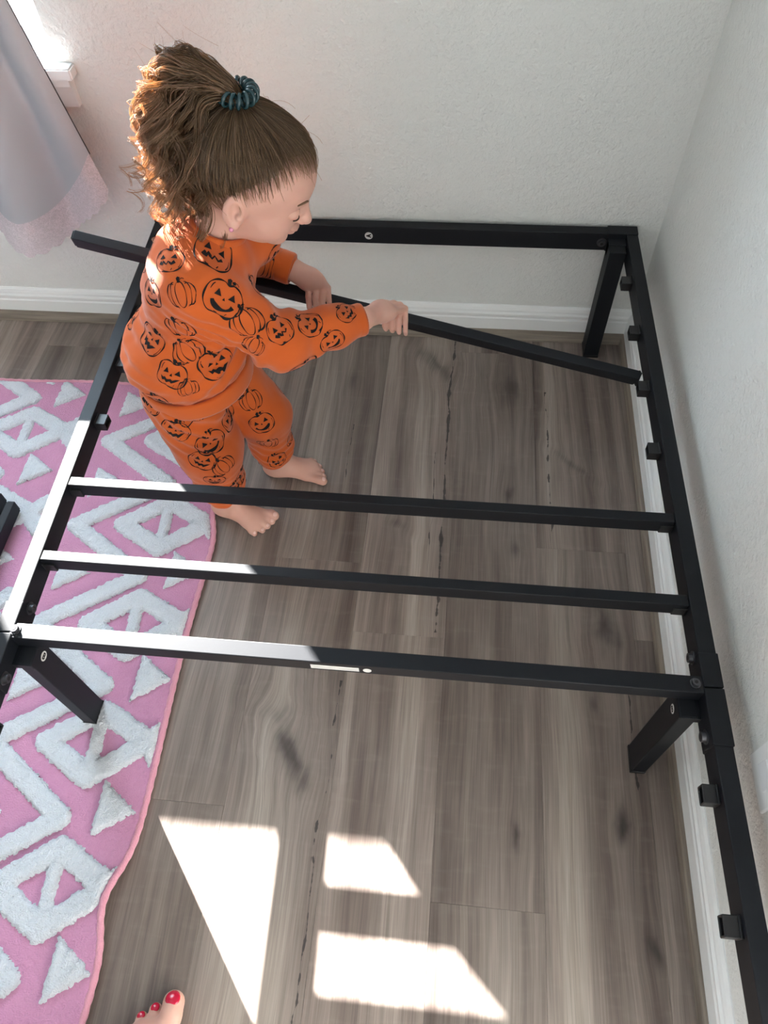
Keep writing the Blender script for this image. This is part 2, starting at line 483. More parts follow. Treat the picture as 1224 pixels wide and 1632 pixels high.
# window: vinyl frame, two sashes, panes, stool and apron
win = empty('window_1'); structure(win, 'white window behind the sheer curtain, with a projecting sill')
wy0, wy1 = YW + 0.070, YW + 0.125
def wbox(name, lo, hi, mat=M['vinyl'], parent=win, bevel=0.002): return box(name, lo, hi, mat, parent, bevel)
fw = 0.018
wbox('frame_rail', (WX0, wy0, WZ0), (WX1, wy1, WZ0 + fw)); wbox('frame_rail', (WX0, wy0, WZ1 - fw), (WX1, wy1, WZ1))
wbox('frame_stile', (WX0, wy0, WZ0 + fw), (WX0 + fw, wy1, WZ1 - fw)); wbox('frame_stile', (WX1 - fw, wy0, WZ0 + fw), (WX1, wy1, WZ1 - fw))
MX = -1.36
for k, (xa, xb) in enumerate(((WX0 + fw, MX + 0.02), (MX - 0.02, WX1 - fw))):
    sash = empty('sash'); sash.parent = win
    yy = wy0 + 0.008 + 0.022 * k
    z0, z1 = WZ0 + fw, WZ1 - fw
    sw = 0.026
    for nm, lo, hi in (('sash_rail', (xa, yy, z0), (xb, yy + 0.02, z0 + sw)), ('sash_rail', (xa, yy, z1 - sw), (xb, yy + 0.02, z1)),
                       ('sash_stile', (xa, yy, z0 + sw), (xa + sw, yy + 0.02, z1 - sw)), ('sash_stile', (xb - sw, yy, z0 + sw), (xb, yy + 0.02, z1 - sw))):
        wbox(nm, lo, hi, parent=sash)
    wbox('pane', (xa + sw, yy + 0.008, z0 + sw), (xb - sw, yy + 0.012, z1 - sw), M['glass'], sash, 0)
bm = bmesh.new()       # stool with its horn past the opening
sy = YW - 0.030
pts = [(WX0 - 0.05, YW), (WX0 - 0.05, sy), (WX1 + 0.036, sy), (WX1 + 0.036, YW), (WX1, YW), (WX1, wy0), (WX0, wy0), (WX0, YW)]
vb = [bm.verts.new((x, y, WZ0)) for x, y in pts]; vt = [bm.verts.new((x, y, WZ0 + 0.022)) for x, y in pts]
bm.faces.new(vb[::-1]); bm.faces.new(vt)
for i in range(len(pts)): bm.faces.new((vb[i], vb[(i + 1) % len(pts)], vt[(i + 1) % len(pts)], vt[i]))
bmesh.ops.bevel(bm, geom=[e for e in bm.edges], offset=0.003, segments=2, affect='EDGES')
bmesh.ops.recalc_face_normals(bm, faces=bm.faces)
bm_obj('sill', bm, M['white'], win)
ap = extrude_profile('apron', [(YW, WZ0), (YW - 0.022, WZ0), (YW - 0.022, WZ0 - 0.014), (YW - 0.018, WZ0 - 0.022), (YW - 0.016, WZ0 - 0.030), (YW - 0.014, WZ0 - 0.056), (YW, WZ0 - 0.056)],
                     WX0 - 0.03, WX1 + 0.022, 'x', M['white']); ap.parent = win

# unseen roller blind added to limit the sun, then rod and curtains
bl = empty('added_blind'); tag(bl, 'unseen pale roller blind added at the window top to limit the sun', 'blind')
BZ = 1.86
box('added_blind_cloth', (WX0 + 0.01, YW + 0.052, BZ + 0.02), (WX1 - 0.01, YW + 0.054, WZ1 - 0.03), M['blind'], bl)
box('hem_bar', (WX0 + 0.01, YW + 0.046, BZ), (WX1 - 0.01, YW + 0.060, BZ + 0.02), M['blind'], bl, 0.002)
bm = bmesh.new(); cyl(bm, (WX0 + 0.004, YW + 0.05, WZ1 - 0.03), (WX1 - 0.004, YW + 0.05, WZ1 - 0.03), 0.018); bm_obj('roller', bm, M['white'], bl)

CY = -0.072        # plane of the curtains
rod = empty('curtain_rod'); tag(rod, 'white curtain rod above the window', 'curtain rod')
bm = bmesh.new(); cyl(bm, (WX0 - 0.12, CY, 2.08), (WX1 + 0.12, CY, 2.08), 0.010); bm_obj('pole', bm, M['white'], rod)
for xx in (WX0 - 0.09, WX1 + 0.09):
    bm = bmesh.new(); cyl(bm, (xx, YW, 2.08), (xx, CY, 2.08), 0.006); cyl(bm, (xx, YW, 2.08), (xx, YW - 0.006, 2.08), 0.022); bm_obj('bracket', bm, M['white'], rod)

def curtain(label, x_of, zb_of, folds, nu=150, nv=60, amp=0.018, ztop=2.095, lace_h=0.075, seed=0):
    """x_of(u,z) place of the cloth across, zb_of(u) the hem height; u runs 0..1"""
    root = empty('curtain'); tag(root, label, 'curtain', 'sheer curtains at the window')
    def surf(u, z):
        t = (2.08 - z) / 1.8
        a = amp * (0.35 + 0.9 * t)
        y = CY + a * math.sin(folds * 2 * math.pi * u + 0.7 * math.sin(3 * u + seed)) + 0.25 * a * math.sin(folds * 5.1 * u + seed)
        return (x_of(u, z) + 0.006 * math.cos(folds * 2 * math.pi * u), y, z)
    V = []; F = []
    for i in range(nu + 1):
        u = i / nu; zb = zb_of(u)
        for j in range(nv + 1):
            z = zb + lace_h + (ztop - zb - lace_h) * j / nv
            V.append(surf(u, z))
    for i in range(nu):
        for j in range(nv):
            a = i * (nv + 1) + j
            F.append((a, a + nv + 1, a + nv + 2, a + 1))
    mesh_obj('panel', V, F, M['sheer'], root, True)
    mesh_obj('bounce_block', [(x, y + 0.004, z) for x, y, z in V], F, M['bounce_block'], root, True)  # dark sheet added behind the cloth to cut sun bounce onto the wall
    V = []; F = []; nl = 8
    for i in range(nu + 1):
        u = i / nu; zb = zb_of(u) - 0.008 * abs(math.sin(u * 26 * math.pi / 2))
        top = zb_of(u) + lace_h + 0.004
        for j in range(nl + 1):
            z = zb + (top - zb) * j / nl
            p = surf(u, z); V.append((p[0], p[1] - 0.0012, p[2]))
    for i in range(nu):
        for j in range(nl):
            a = i * (nl + 1) + j
            F.append((a, a + nl + 1, a + nl + 2, a + 1))
    mesh_obj('lace_trim', V, F, M['lace'], root, True)
    return root
def rx(u, z):
    right = -1.118 - max(0.0, min(1.0, (z - 0.40) / 0.45)) * 0.075 - 0.09 * max(0.0, min(1.0, (z - 0.79) / 0.10))
    left = -1.400 + 0.40 * max(0.0, min(0.1, z - 0.68))
    left -= 0.08 * max(0.0, min(1.0, (0.58 - z) / 0.3))
    return left + (right - left) * u
curtain('sheer pale curtain with a lace hem hanging from the window beside the child', rx,
        lambda u: 0.425 - 0.16 * math.sin(math.pi * 0.5 * min(1, (1 - u) * 1.5)) + 0.05 * max(0, (0.33 - u) / 0.33), 2.0, seed=1.3)
def lx(u, z): return -2.30 + 0.36 * u  # second curtain, added out of view to bound the sun patch
curtain('unseen sheer curtain with a lace hem, added to bound the sun at the far side of the window', lx,
        lambda u: 0.30 - 0.05 * math.sin(math.pi * u), 3.0, seed=2.6)
# outside: pale ground and a strip of dry grass
structure(box('outdoor_ground', (-9, YW + T + 0.02, -0.35), (4, 3.2, -0.30), M['outside']), 'pale sunlit ground outside the window')
gl = structure(box('lawn', (-9, 3.2, -0.36), (4, 14, -0.26), M['grass']), 'dry yellow green lawn outside the window')

# wall plate on the right wall at the frame's edge
op = empty('outlet_plate'); tag(op, 'white outlet plate low on the right wall', 'outlet')
box('plate', (XW - 0.005, -1.190, 0.287), (XW, -1.115, 0.407), M['white'], op, 0.002, 2)
for zc in (0.325, 0.369): box('socket', (XW - 0.007, -1.170, zc - 0.014), (XW - 0.0045, -1.135, zc + 0.014), M['vinyl'], op, 0.001)

# ================================================================== BED FRAME
H = 0.312
BW = 0.0245      # tube width
RH = 0.042       # side rail height
def xr(y): return -0.004 - 0.018 * y            # outer edge of the right rail
def xl(y): return -1.068 - 0.0377 * y           # outer edge of the left rail
bed = empty('bed'); tag(bed, 'black metal bed frame half assembled in the corner of the room', 'bed frame')
YM = -1.036                                       # seam between the two halves
YN = -1.98
def rail(name, xf, side, ya, yb):
    a = Vector((xf(ya) + side * BW / 2, ya, H - RH / 2)); b = Vector((xf(yb) + side * BW / 2, yb, H - RH / 2))
    return bar(name, a, b, BW, RH, M['black'], bed)
rails = {}
for nm, xf, s in (('R', xr, -1), ('L', xl, 1)):
    rails[nm] = rail('side_rail', xf, s, -0.028, YM + 0.0006)
    rails[nm + 'n'] = rail('side_rail', xf, s, YM - 0.0006, YN)
    # slightly larger sleeve joining the halves
    for ya, yb in ((-0.985, YM + 0.0008), (YM - 0.0008, -1.115)):
        a = Vector((xf(ya) + s * BW / 2, ya, H - RH / 2 + 0.0005)); b = Vector((xf(yb) + s * BW / 2, yb, H - RH / 2 + 0.0005))
        bar('joint_sleeve', a, b, BW + 0.003, RH + 0.003, M['black'], bed)
# far end rail with thicker corner sleeves
bar('end_rail', (xl(0) + 0.0, -0.0155, H - 0.021), (xr(0), -0.0155, H - 0.021), 0.025, 0.042, M['black'], bed)
for xa, xb in ((xr(0) - 0.062, xr(0) + 0.001), (xl(0) - 0.001, xl(0) + 0.062)):
    bar('corner_sleeve', (xa, -0.0155, H - 0.0205), (xb, -0.0155, H - 0.0205), 0.028, 0.045, M['black'], bed)
# cross bar in the middle
cb = bar('cross_bar', (xl(-1.03) + BW - 0.001, -1.0315, H - 0.014), (xr(-1.03) - BW + 0.001, -1.0325, H - 0.014), 0.0245, 0.028, M['black'], bed)
bar('cross_bar', (xl(YN) , YN, H - 0.021), (xr(YN), YN, H - 0.021), 0.025, 0.042, M['black'], bed)
# legs
def leg(x0, x1, y0, y1, ztop, z0=0.0):
    bm = bmesh.new(); add_box(bm, (x0, y0, z0 + 0.003), (x1, y1, ztop), 0.0015, 2)
    o = bm_obj('leg', bm, M['black'], bed)
    f = box('foot_cap', (x0 - 0.0008, y0 - 0.0008, z0), (x1 + 0.0008, y1 + 0.0008, z0 + 0.008), M['plastic'], o, 0.0006)
    return o
LR = leg(-0.0385, -0.0145, -1.0705, -1.0265, H - 0.026)
LL = leg(-0.996, -0.973, -1.0725, -1.031, H - 0.026, 0.0105)
LF = leg(-0.064, -0.029, -0.077, -0.031, H - 0.012)
LFL = leg(xl(0) + 0.029, xl(0) + 0.064, -0.077, -0.031, H - 0.012)
leg(-0.040, -0.014, YN + 0.03, YN + 0.074, H - 0.026); leg(xl(YN) + 0.02, xl(YN) + 0.045, YN + 0.03, YN + 0.074, H - 0.026)
# brackets from the leg tops to the rails
box('leg_bracket', (-0.064, -0.052, H - 0.042), (-0.0265, -0.0285, H - 0.0105), M['black'], bed, 0.001)
box('leg_bracket', (xl(0) + 0.027, -0.052, H - 0.042), (xl(0) + 0.064, -0.0285, H - 0.0105), M['black'], bed, 0.001)
box('leg_bracket', (-0.040, -1.0725, H - 0.040), (xr(-1.05) - BW + 0.002, -1.022, H - 0.0265), M['black'], bed, 0.001)
box('leg_bracket', (xl(-1.05) + BW - 0.002, -1.0745, H - 0.040), (-0.972, -1.022, H - 0.0265), M['black'], bed, 0.001)

def bolt(p, n, r=0.0062, L=0.006, parent=bed):
    p = Vector(p); n = Vector(n).normalized()
    bm = bmesh.new()
    cyl(bm, p - n * 0.001, p + n * 0.0012, r * 1.35, 20)
    cyl(bm, p, p + n * L, r, 20, r * 0.92)
    o = bm_obj('bolt', bm, M['steel'], parent)
    bm = bmesh.new(); cyl(bm, p + n * (L - 0.001), p + n * (L + 0.0003), r * 0.48, 6)
    bm_obj('hex_socket', bm, M['plastic'], o)
    return o
bolt((-1.0005, -1.0305, H), (0, 0, 1)); bolt((-0.0215, -1.0315, H), (0, 0, 1), 0.0055)
for y in (-0.985, -1.098):
    bolt((xr(y) - BW - 0.0015, y, H - 0.021), (-1, 0, 0), 0.0075, 0.007); bolt((xl(y) + BW + 0.0015, y, H - 0.021), (1, 0, 0), 0.0075, 0.007)
bolt((-0.052 - 0.024, -0.0295, H - 0.021), (0, -1, 0), 0.0075, 0.006); bolt((xl(0) + 0.076, -0.0295, H - 0.021), (0, -1, 0), 0.0075, 0.006)

# plastic slat clips along both rails: one built, the rest copied
def clip_mesh():
    bm = bmesh.new()
    add_box(bm, (-0.020, -0.012, -0.011), (0.0, 0.012, -0.007), 0.001)      # shelf
    add_box(bm, (-0.020, -0.012, -0.009), (0.0, -0.0095, 0.008), 0.0006)    # cheeks
    add_box(bm, (-0.020, 0.0095, -0.009), (0.0, 0.012, 0.008), 0.0006)
    add_box(bm, (-0.003, -0.0125, -0.012), (0.0, 0.0125, 0.010), 0.0006)    # back plate
    add_box(bm, (-0.013, -0.006, -0.016), (-0.004, 0.006, -0.010), 0.001)
    add_box(bm, (-0.020, -0.0118, 0.0045), (-0.001, 0.0118, 0.0078), 0.0008)  # lid
    me = bpy.data.meshes.new('slat_clip'); bm.to_mesh(me); bm.free(); me.materials.append(M['plastic']); return me
cme = clip_mesh()
CLIPS = (-0.162, -0.310, -0.458, -0.604, -0.753, -0.899, -1.172, -1.320, -1.468, -1.616)
for y in CLIPS:
    for xf, s in ((xr, -1), (xl, 1)):
        o = bpy.data.objects.new('slat_clip', cme); COL.objects.link(o); o.parent = bed
        o.location = (xf(y) + s * BW, y - 0.002, H - 0.0200)
        if s > 0: o.rotation_euler = (0, 0, math.pi)
# the two fitted slats
SWD, SHT = 0.0175, 0.029
for y in (-0.753, -0.899):
    sl_ = bar('slat', (xl(y) + BW + 0.001, y - 0.002, H - SHT / 2 - 0.0005), (xr(y) - BW - 0.001, y - 0.004, H - SHT / 2 - 0.0005), SWD, SHT, M['black'], bed)

# paper stickers with their letters, and the white label strip
def letter_strokes(ch):
    return {'A': [((-.35, -.5), (0, .5)), ((0, .5), (.35, -.5)), ((-.2, -.12), (.2, -.12))],
            'B': [((-.28, -.5), (-.28, .5)), ((-.28, .5), (.15, .5)), ((.15, .5), (.28, .27)), ((.28, .27), (.15, .02)), ((-.28, .02), (.15, .02)),
                  ((.15, .02), (.32, -.24)), ((.32, -.24), (.15, -.5)), ((.15, -.5), (-.28, -.5))]}[ch]
def sticker(c, n, up, r, ch, parent):
    c = Vector(c); n = Vector(n).normalized(); up = Vector(up).normalized(); sd = up.cross(n).normalized()
    bm = bmesh.new(); cyl(bm, c, c + n * 0.0004, r, 24)
    o = bm_obj('sticker', bm, M['sticker'], parent)
    if ch:
        bm = bmesh.new(); s = r * 1.05; w = r * 0.16
        for a, b in letter_strokes(ch):
            A = c + n * 0.0006 + sd * a[0] * s + up * a[1] * s; B = c + n * 0.0006 + sd * b[0] * s + up * b[1] * s
            d = (B - A).normalized(); q = d.cross(n) * w
            A = A - d * w * 0.6; B = B + d * w * 0.6
            f = [bm.verts.new(p) for p in (A + q, B + q, B - q, A - q)]
            bm.faces.new(f)
        bmesh.ops.recalc_face_normals(bm, faces=bm.faces)
        bm_obj('letter', bm, M['ink'], o)
    return o
sticker((-0.5835, -0.0281, H - 0.0225), (0, -1, 0), (-1, 0, 0), 0.0088, 'A', bed)
sticker((-0.9729, -1.048, H - 0.052), (1, 0, 0), (0, 1, 0), 0.0078, 'B', LL)
sticker((-0.0386, -1.050, H - 0.054), (-1, 0, 0), (0, 1, 0), 0.0070, 'B', LR)
lb = box('label', (-0.556, -1.0446, H - 0.0215), (-0.486, -1.0440, H - 0.009), M['sticker'], cb)
bm = bmesh.new()
for k, (a, b) in enumerate(((-0.552, -0.52), (-0.515, -0.49))):
    add_box(bm, (a, -1.0449, H - 0.0165), (b, -1.0446, H - 0.0150))
bm_obj('print_line', bm, mat_plain('grey_print', (0.45, 0.45, 0.44), 0.8), lb)
sticker((-0.474, -1.0442, H - 0.0155), (0, -1, 0), (0, 0, 1), 0.0062, None, cb)

# ---- loose slats
BAR_A = Vector((-0.037, -0.428, 0.286)); BAR_B = Vector((-1.054, -0.375, 0.512))
def loose_slat(label, a, b, roll, w=SWD, h=SHT + 0.002):
    root = empty('metal_bar'); tag(root, label, 'metal bar', 'loose bed slats')
    bar('tube', a, b, w, h, M['black'], root, roll=roll)
    a = Vector(a); b = Vector(b); d = (b - a).normalized()
    side = Vector((0, 0, 1)).cross(d).normalized(); u = d.cross(side)
    for p, s in ((a, -1), (b, 1)):
        bar('end_plug', p + d * s * 0.0005, p + d * s * 0.003, w * 0.86, h * 0.86, M['plastic'], root, roll=roll, bevel=0.0006)
    return root
loose_slat('black metal slat held in both hands by the child in orange', BAR_A, BAR_B, math.radians(-24))
ZR = 0.0215
loose_slat('black metal slat lying on the pink rug, nearer the bed rail', (-1.2915, -0.637, ZR + 0.0145), (-1.276, -1.625, ZR + 0.0145), 0)
loose_slat('black metal slat lying on the pink rug, farther from the bed rail', (-1.3290, -0.618, ZR + 0.0145), (-1.316, -1.606, ZR + 0.0145), 0)

# ================================================================== RUG
RUG_T = 0.009
rug = empty('rug'); tag(rug, 'pink rug with raised white geometric pile lying under the left bed rail', 'rug')
RX0, RX1, RY0, RY1 = -1.95, -0.853, -1.95, -0.247
def rug_edge_x(y):   # the near part of the edge ripples
    return RX1 - 0.020 * math.exp(-((y + 1.345) / 0.055) ** 2) + 0.004 * math.sin(9 * y) - 0.024 * math.exp(-((y + 0.585) / 0.06) ** 2)
def rug_edge_y(x): return RY1 + 0.004 * math.sin(14 * x) - 0.01 * max(0, x + 1.2)
def rug_lift(x, y):
    e = math.exp(-((x - RX1) / 0.05) ** 2)
    return 0.010 * e * math.exp(-((y + 1.345) / 0.07) ** 2) + 0.003 * e * (0.5 + 0.5 * math.sin(11 * y))
# base cloth: grid that follows the edges
NX, NY = 120, 190
V = []; F = []
for i in range(NX + 1):
    for j in range(NY + 1):
        v = j / NY; u = i / NX
        y0 = RY0 + (RY1 - RY0) * v
        x = RX0 + (rug_edge_x(y0) - RX0) * u
        y = RY0 + (rug_edge_y(x) - RY0) * v
        V.append((x, y, RUG_T + rug_lift(x, y) + 0.0007 * noise.noise(Vector((x * 60, y * 60, 0)))))
nb = len(V)
for i in range(NX):
    for j in range(NY):
        a = i * (NY + 1) + j
        F.append((a, a + NY + 1, a + NY + 2, a + 1))
# skirt down to the floor
rim = [i * (NY + 1) for i in range(NX + 1)] + [NX * (NY + 1) + j for j in range(1, NY + 1)] + [i * (NY + 1) + NY for i in range(NX - 1, -1, -1)] + [j for j in range(NY - 1, 0, -1)]
for k, a in enumerate(rim): V.append((V[a][0], V[a][1], max(0.0008, V[a][2] - RUG_T + 0.001)))
for k in range(len(rim)):
    k2 = (k + 1) % len(rim)
    F.append((rim[k], nb + k, nb + k2, rim[k2]))
ro = mesh_obj('pink_ground', V, F, M['rug_pink'], rug, True)
# stitched binding along the edge
def tube_np(path, r, n=8, close=False):
    P = np.asarray(path, float); m = len(P)
    T = np.gradient(P, axis=0); T /= np.linalg.norm(T, axis=1)[:, None] + 1e-12
    ref = np.array([0, 0, 1.0]) if abs(T[:, 2]).mean() < 0.8 else np.array([1.0, 0, 0])
    A = np.cross(T, ref); A /= np.linalg.norm(A, axis=1)[:, None] + 1e-12
    B = np.cross(A, T)
    th = np.linspace(0, 2 * np.pi, n, endpoint=False)
    R = np.broadcast_to(np.asarray(r, float).reshape(-1, 1) if np.ndim(r) else np.full((m, 1), r), (m, 1))
    Vv = P[:, None] + R[:, :, None] * (np.cos(th)[None, :, None] * A[:, None] + np.sin(th)[None, :, None] * B[:, None])
    idx = np.arange(m * n).reshape(m, n)
    a = idx[:-1]; b = idx[1:]
    Ff = np.stack([a, np.roll(a, -1, 1), np.roll(b, -1, 1), b], -1).reshape(-1, 4)
    return Vv.reshape(-1, 3), Ff
path = [(rug_edge_x(y) , y, RUG_T * 0.62 + rug_lift(RX1, y)) for y in np.linspace(RY0, rug_edge_y(RX1) - 0.012, 260)]
path += [(x, rug_edge_y(x), RUG_T * 0.62) for x in np.linspace(RX1 - 0.012, RX0, 160)]
rr = [0.0056 + 0.0006 * math.sin(k * 1.9) for k in range(len(path))]
Vv, Ff = tube_np(path, np.array(rr), 10)
mesh_np('binding', Vv, Ff, M['rug_edge'], rug)

# raised white motifs; each is its own little height field of pile
def sd_seg(px, py, a, b, w):
    ax, ay = a; bx, by = b
    dx, dy = bx - ax, by - ay
    t = np.clip(((px - ax) * dx + (py - ay) * dy) / (dx * dx + dy * dy), 0, 1)
    return np.hypot(px - ax - t * dx, py - ay - t * dy) - w
def sd_poly(px, py, pts):
    d = np.full(px.shape, 1e9); s = np.ones(px.shape)
    n = len(pts)
    for i in range(n):
        ax, ay = pts[i]; bx, by = pts[i - 1]
        ex, ey = bx - ax, by - ay; wx, wy = px - ax, py - ay
        t = np.clip((wx * ex + wy * ey) / (ex * ex + ey * ey), 0, 1)
        d = np.minimum(d, (wx - ex * t) ** 2 + (wy - ey * t) ** 2)
        c1 = py >= ay; c2 = py < by; c3 = ex * wy > ey * wx
        flip = (c1 & c2 & c3) | (~c1 & ~c2 & ~c3)
        s = np.where(flip, -s, s)
    return s * np.sqrt(d)
def vnoise(x, y, seed):
    r = np.random.RandomState(seed); t = r.rand(64, 64)
    xi = np.floor(x).astype(int); yi = np.floor(y).astype(int)
    fx = x - xi; fy = y - yi; fx = fx * fx * (3 - 2 * fx); fy = fy * fy * (3 - 2 * fy)
    g = lambda a, b: t[a % 64, b % 64]
    return (g(xi, yi) * (1 - fx) + g(xi + 1, yi) * fx) * (1 - fy) + (g(xi, yi + 1) * (1 - fx) + g(xi + 1, yi + 1) * fx) * fy
PILE = 0.0075
def motif(name, fn, lo, hi, step=0.0026):
    xs_ = np.arange(lo[0], hi[0], step); ys_ = np.arange(lo[1], hi[1], step)
    X, Y = np.meshgrid(xs_, ys_, indexing='ij')
    wob = (vnoise(X * 220 + 900, Y * 220 + 900, 5) - 0.5) * 0.0050
    d = fn(X, Y) + wob
    ex = np.vectorize(rug_edge_x)(ys_)[None, :]; ey = np.vectorize(rug_edge_y)(xs_)[:, None]
    d = np.maximum(d, np.maximum(X - ex + 0.007, Y - ey + 0.007))
    prof = np.clip(-d / 0.008, -1, 1); prof = np.where(prof > 0, np.sqrt(np.clip(1 - (1 - prof) ** 2, 0, 1)), prof * 0.8)
    n = vnoise(X * 330 + 700, Y * 330 + 500, 9) * 0.0026 + vnoise(X * 110 + 300, Y * 90 + 300, 3) * 0.0022
    Z = RUG_T + prof * PILE + np.where(prof > 0.2, n - 0.0015, 0) - 0.0006
    Z = Z + np.array([[rug_lift(x, y) for y in ys_] for x in xs_]) if hi[0] > RX1 - 0.12 else Z
    jx = (vnoise(X * 391 + 100, Y * 391, 21) - 0.5) * 0.0016; jy = (vnoise(X * 391, Y * 391 + 100, 22) - 0.5) * 0.0016
    keep = d < 0.004
    cell = keep[:-1, :-1] & keep[1:, :-1] & keep[1:, 1:] & keep[:-1, 1:]
    if not cell.any(): return
    idx = -np.ones(X.shape, int)
    used = np.zeros(X.shape, bool)
    used[:-1, :-1] |= cell; used[1:, :-1] |= cell; used[1:, 1:] |= cell; used[:-1, 1:] |= cell
    idx[used] = np.arange(used.sum())
    Vm = np.stack([(X + jx)[used], (Y + jy)[used], Z[used]], -1)
    Fm = np.stack([idx[:-1, :-1][cell], idx[1:, :-1][cell], idx[1:, 1:][cell], idx[:-1, 1:][cell]], -1)
    mesh_np(name, Vm, Fm, M['rug_white'], rug)
PX, PY = 0.398, 0.2305
def shape_set(ox, oy):
    def tri(X, Y): return sd_poly(X, Y, [(ox - 0.928, oy - 0.704), (ox - 0.861, oy - 0.750), (ox - 0.927, oy - 0.795)])
    def tri2(X, Y): return sd_poly(X, Y, [(ox - 1.157, oy - 0.735), (ox - 1.088, oy - 0.770), (ox - 1.156, oy - 0.815)])
    def diamond(X, Y):
        L_, T_, R_, B_ = (ox - 1.056, oy - 0.648), (ox - 0.968, oy - 0.585), (ox - 0.872, oy - 0.634), (ox - 0.962, oy - 0.702)
        d = np.full(X.shape, 1e9)
        w = 0.0190
        for a, b in ((L_, T_), (T_, R_), (R_, B_), (B_, L_)): d = np.minimum(d, sd_seg(X, Y, a, b, w))
        d = np.minimum(d, sd_seg(X, Y, T_, B_, 0.0120))
        d = np.minimum(d, sd_seg(X, Y, R_, (ox - 0.838, oy - 0.603), w)); d = np.minimum(d, sd_seg(X, Y, R_, (ox - 0.838, oy - 0.672), w))
        return d
    def zig(X, Y):
        A, B_, C = (ox - 1.157, oy - 0.657), (ox - 0.985, oy - 0.770), (ox - 1.157, oy - 0.657 - PY)
        return np.minimum(sd_seg(X, Y, A, B_, 0.0180), sd_seg(X, Y, B_, C, 0.0180))
    return [('triangle_motif', tri, (ox - 0.94, oy - 0.81), (ox - 0.85, oy - 0.69)),
            ('triangle_motif', tri2, (ox - 1.17, oy - 0.83), (ox - 1.08, oy - 0.72)),
            ('diamond_motif', diamond, (ox - 1.08, oy - 0.725), (ox - 0.82, oy - 0.56)),
            ('zigzag_motif', zig, (ox - 1.18, oy - 0.91), (ox - 0.96, oy - 0.635))]
for ci in range(0, 2):
    for ri in range(-2, 4):
        if ci == 1 and ri > 1: continue
        for nm, fn, lo, hi in shape_set(-PX * ci, -PY * ri):
            motif(nm, fn, lo, hi)

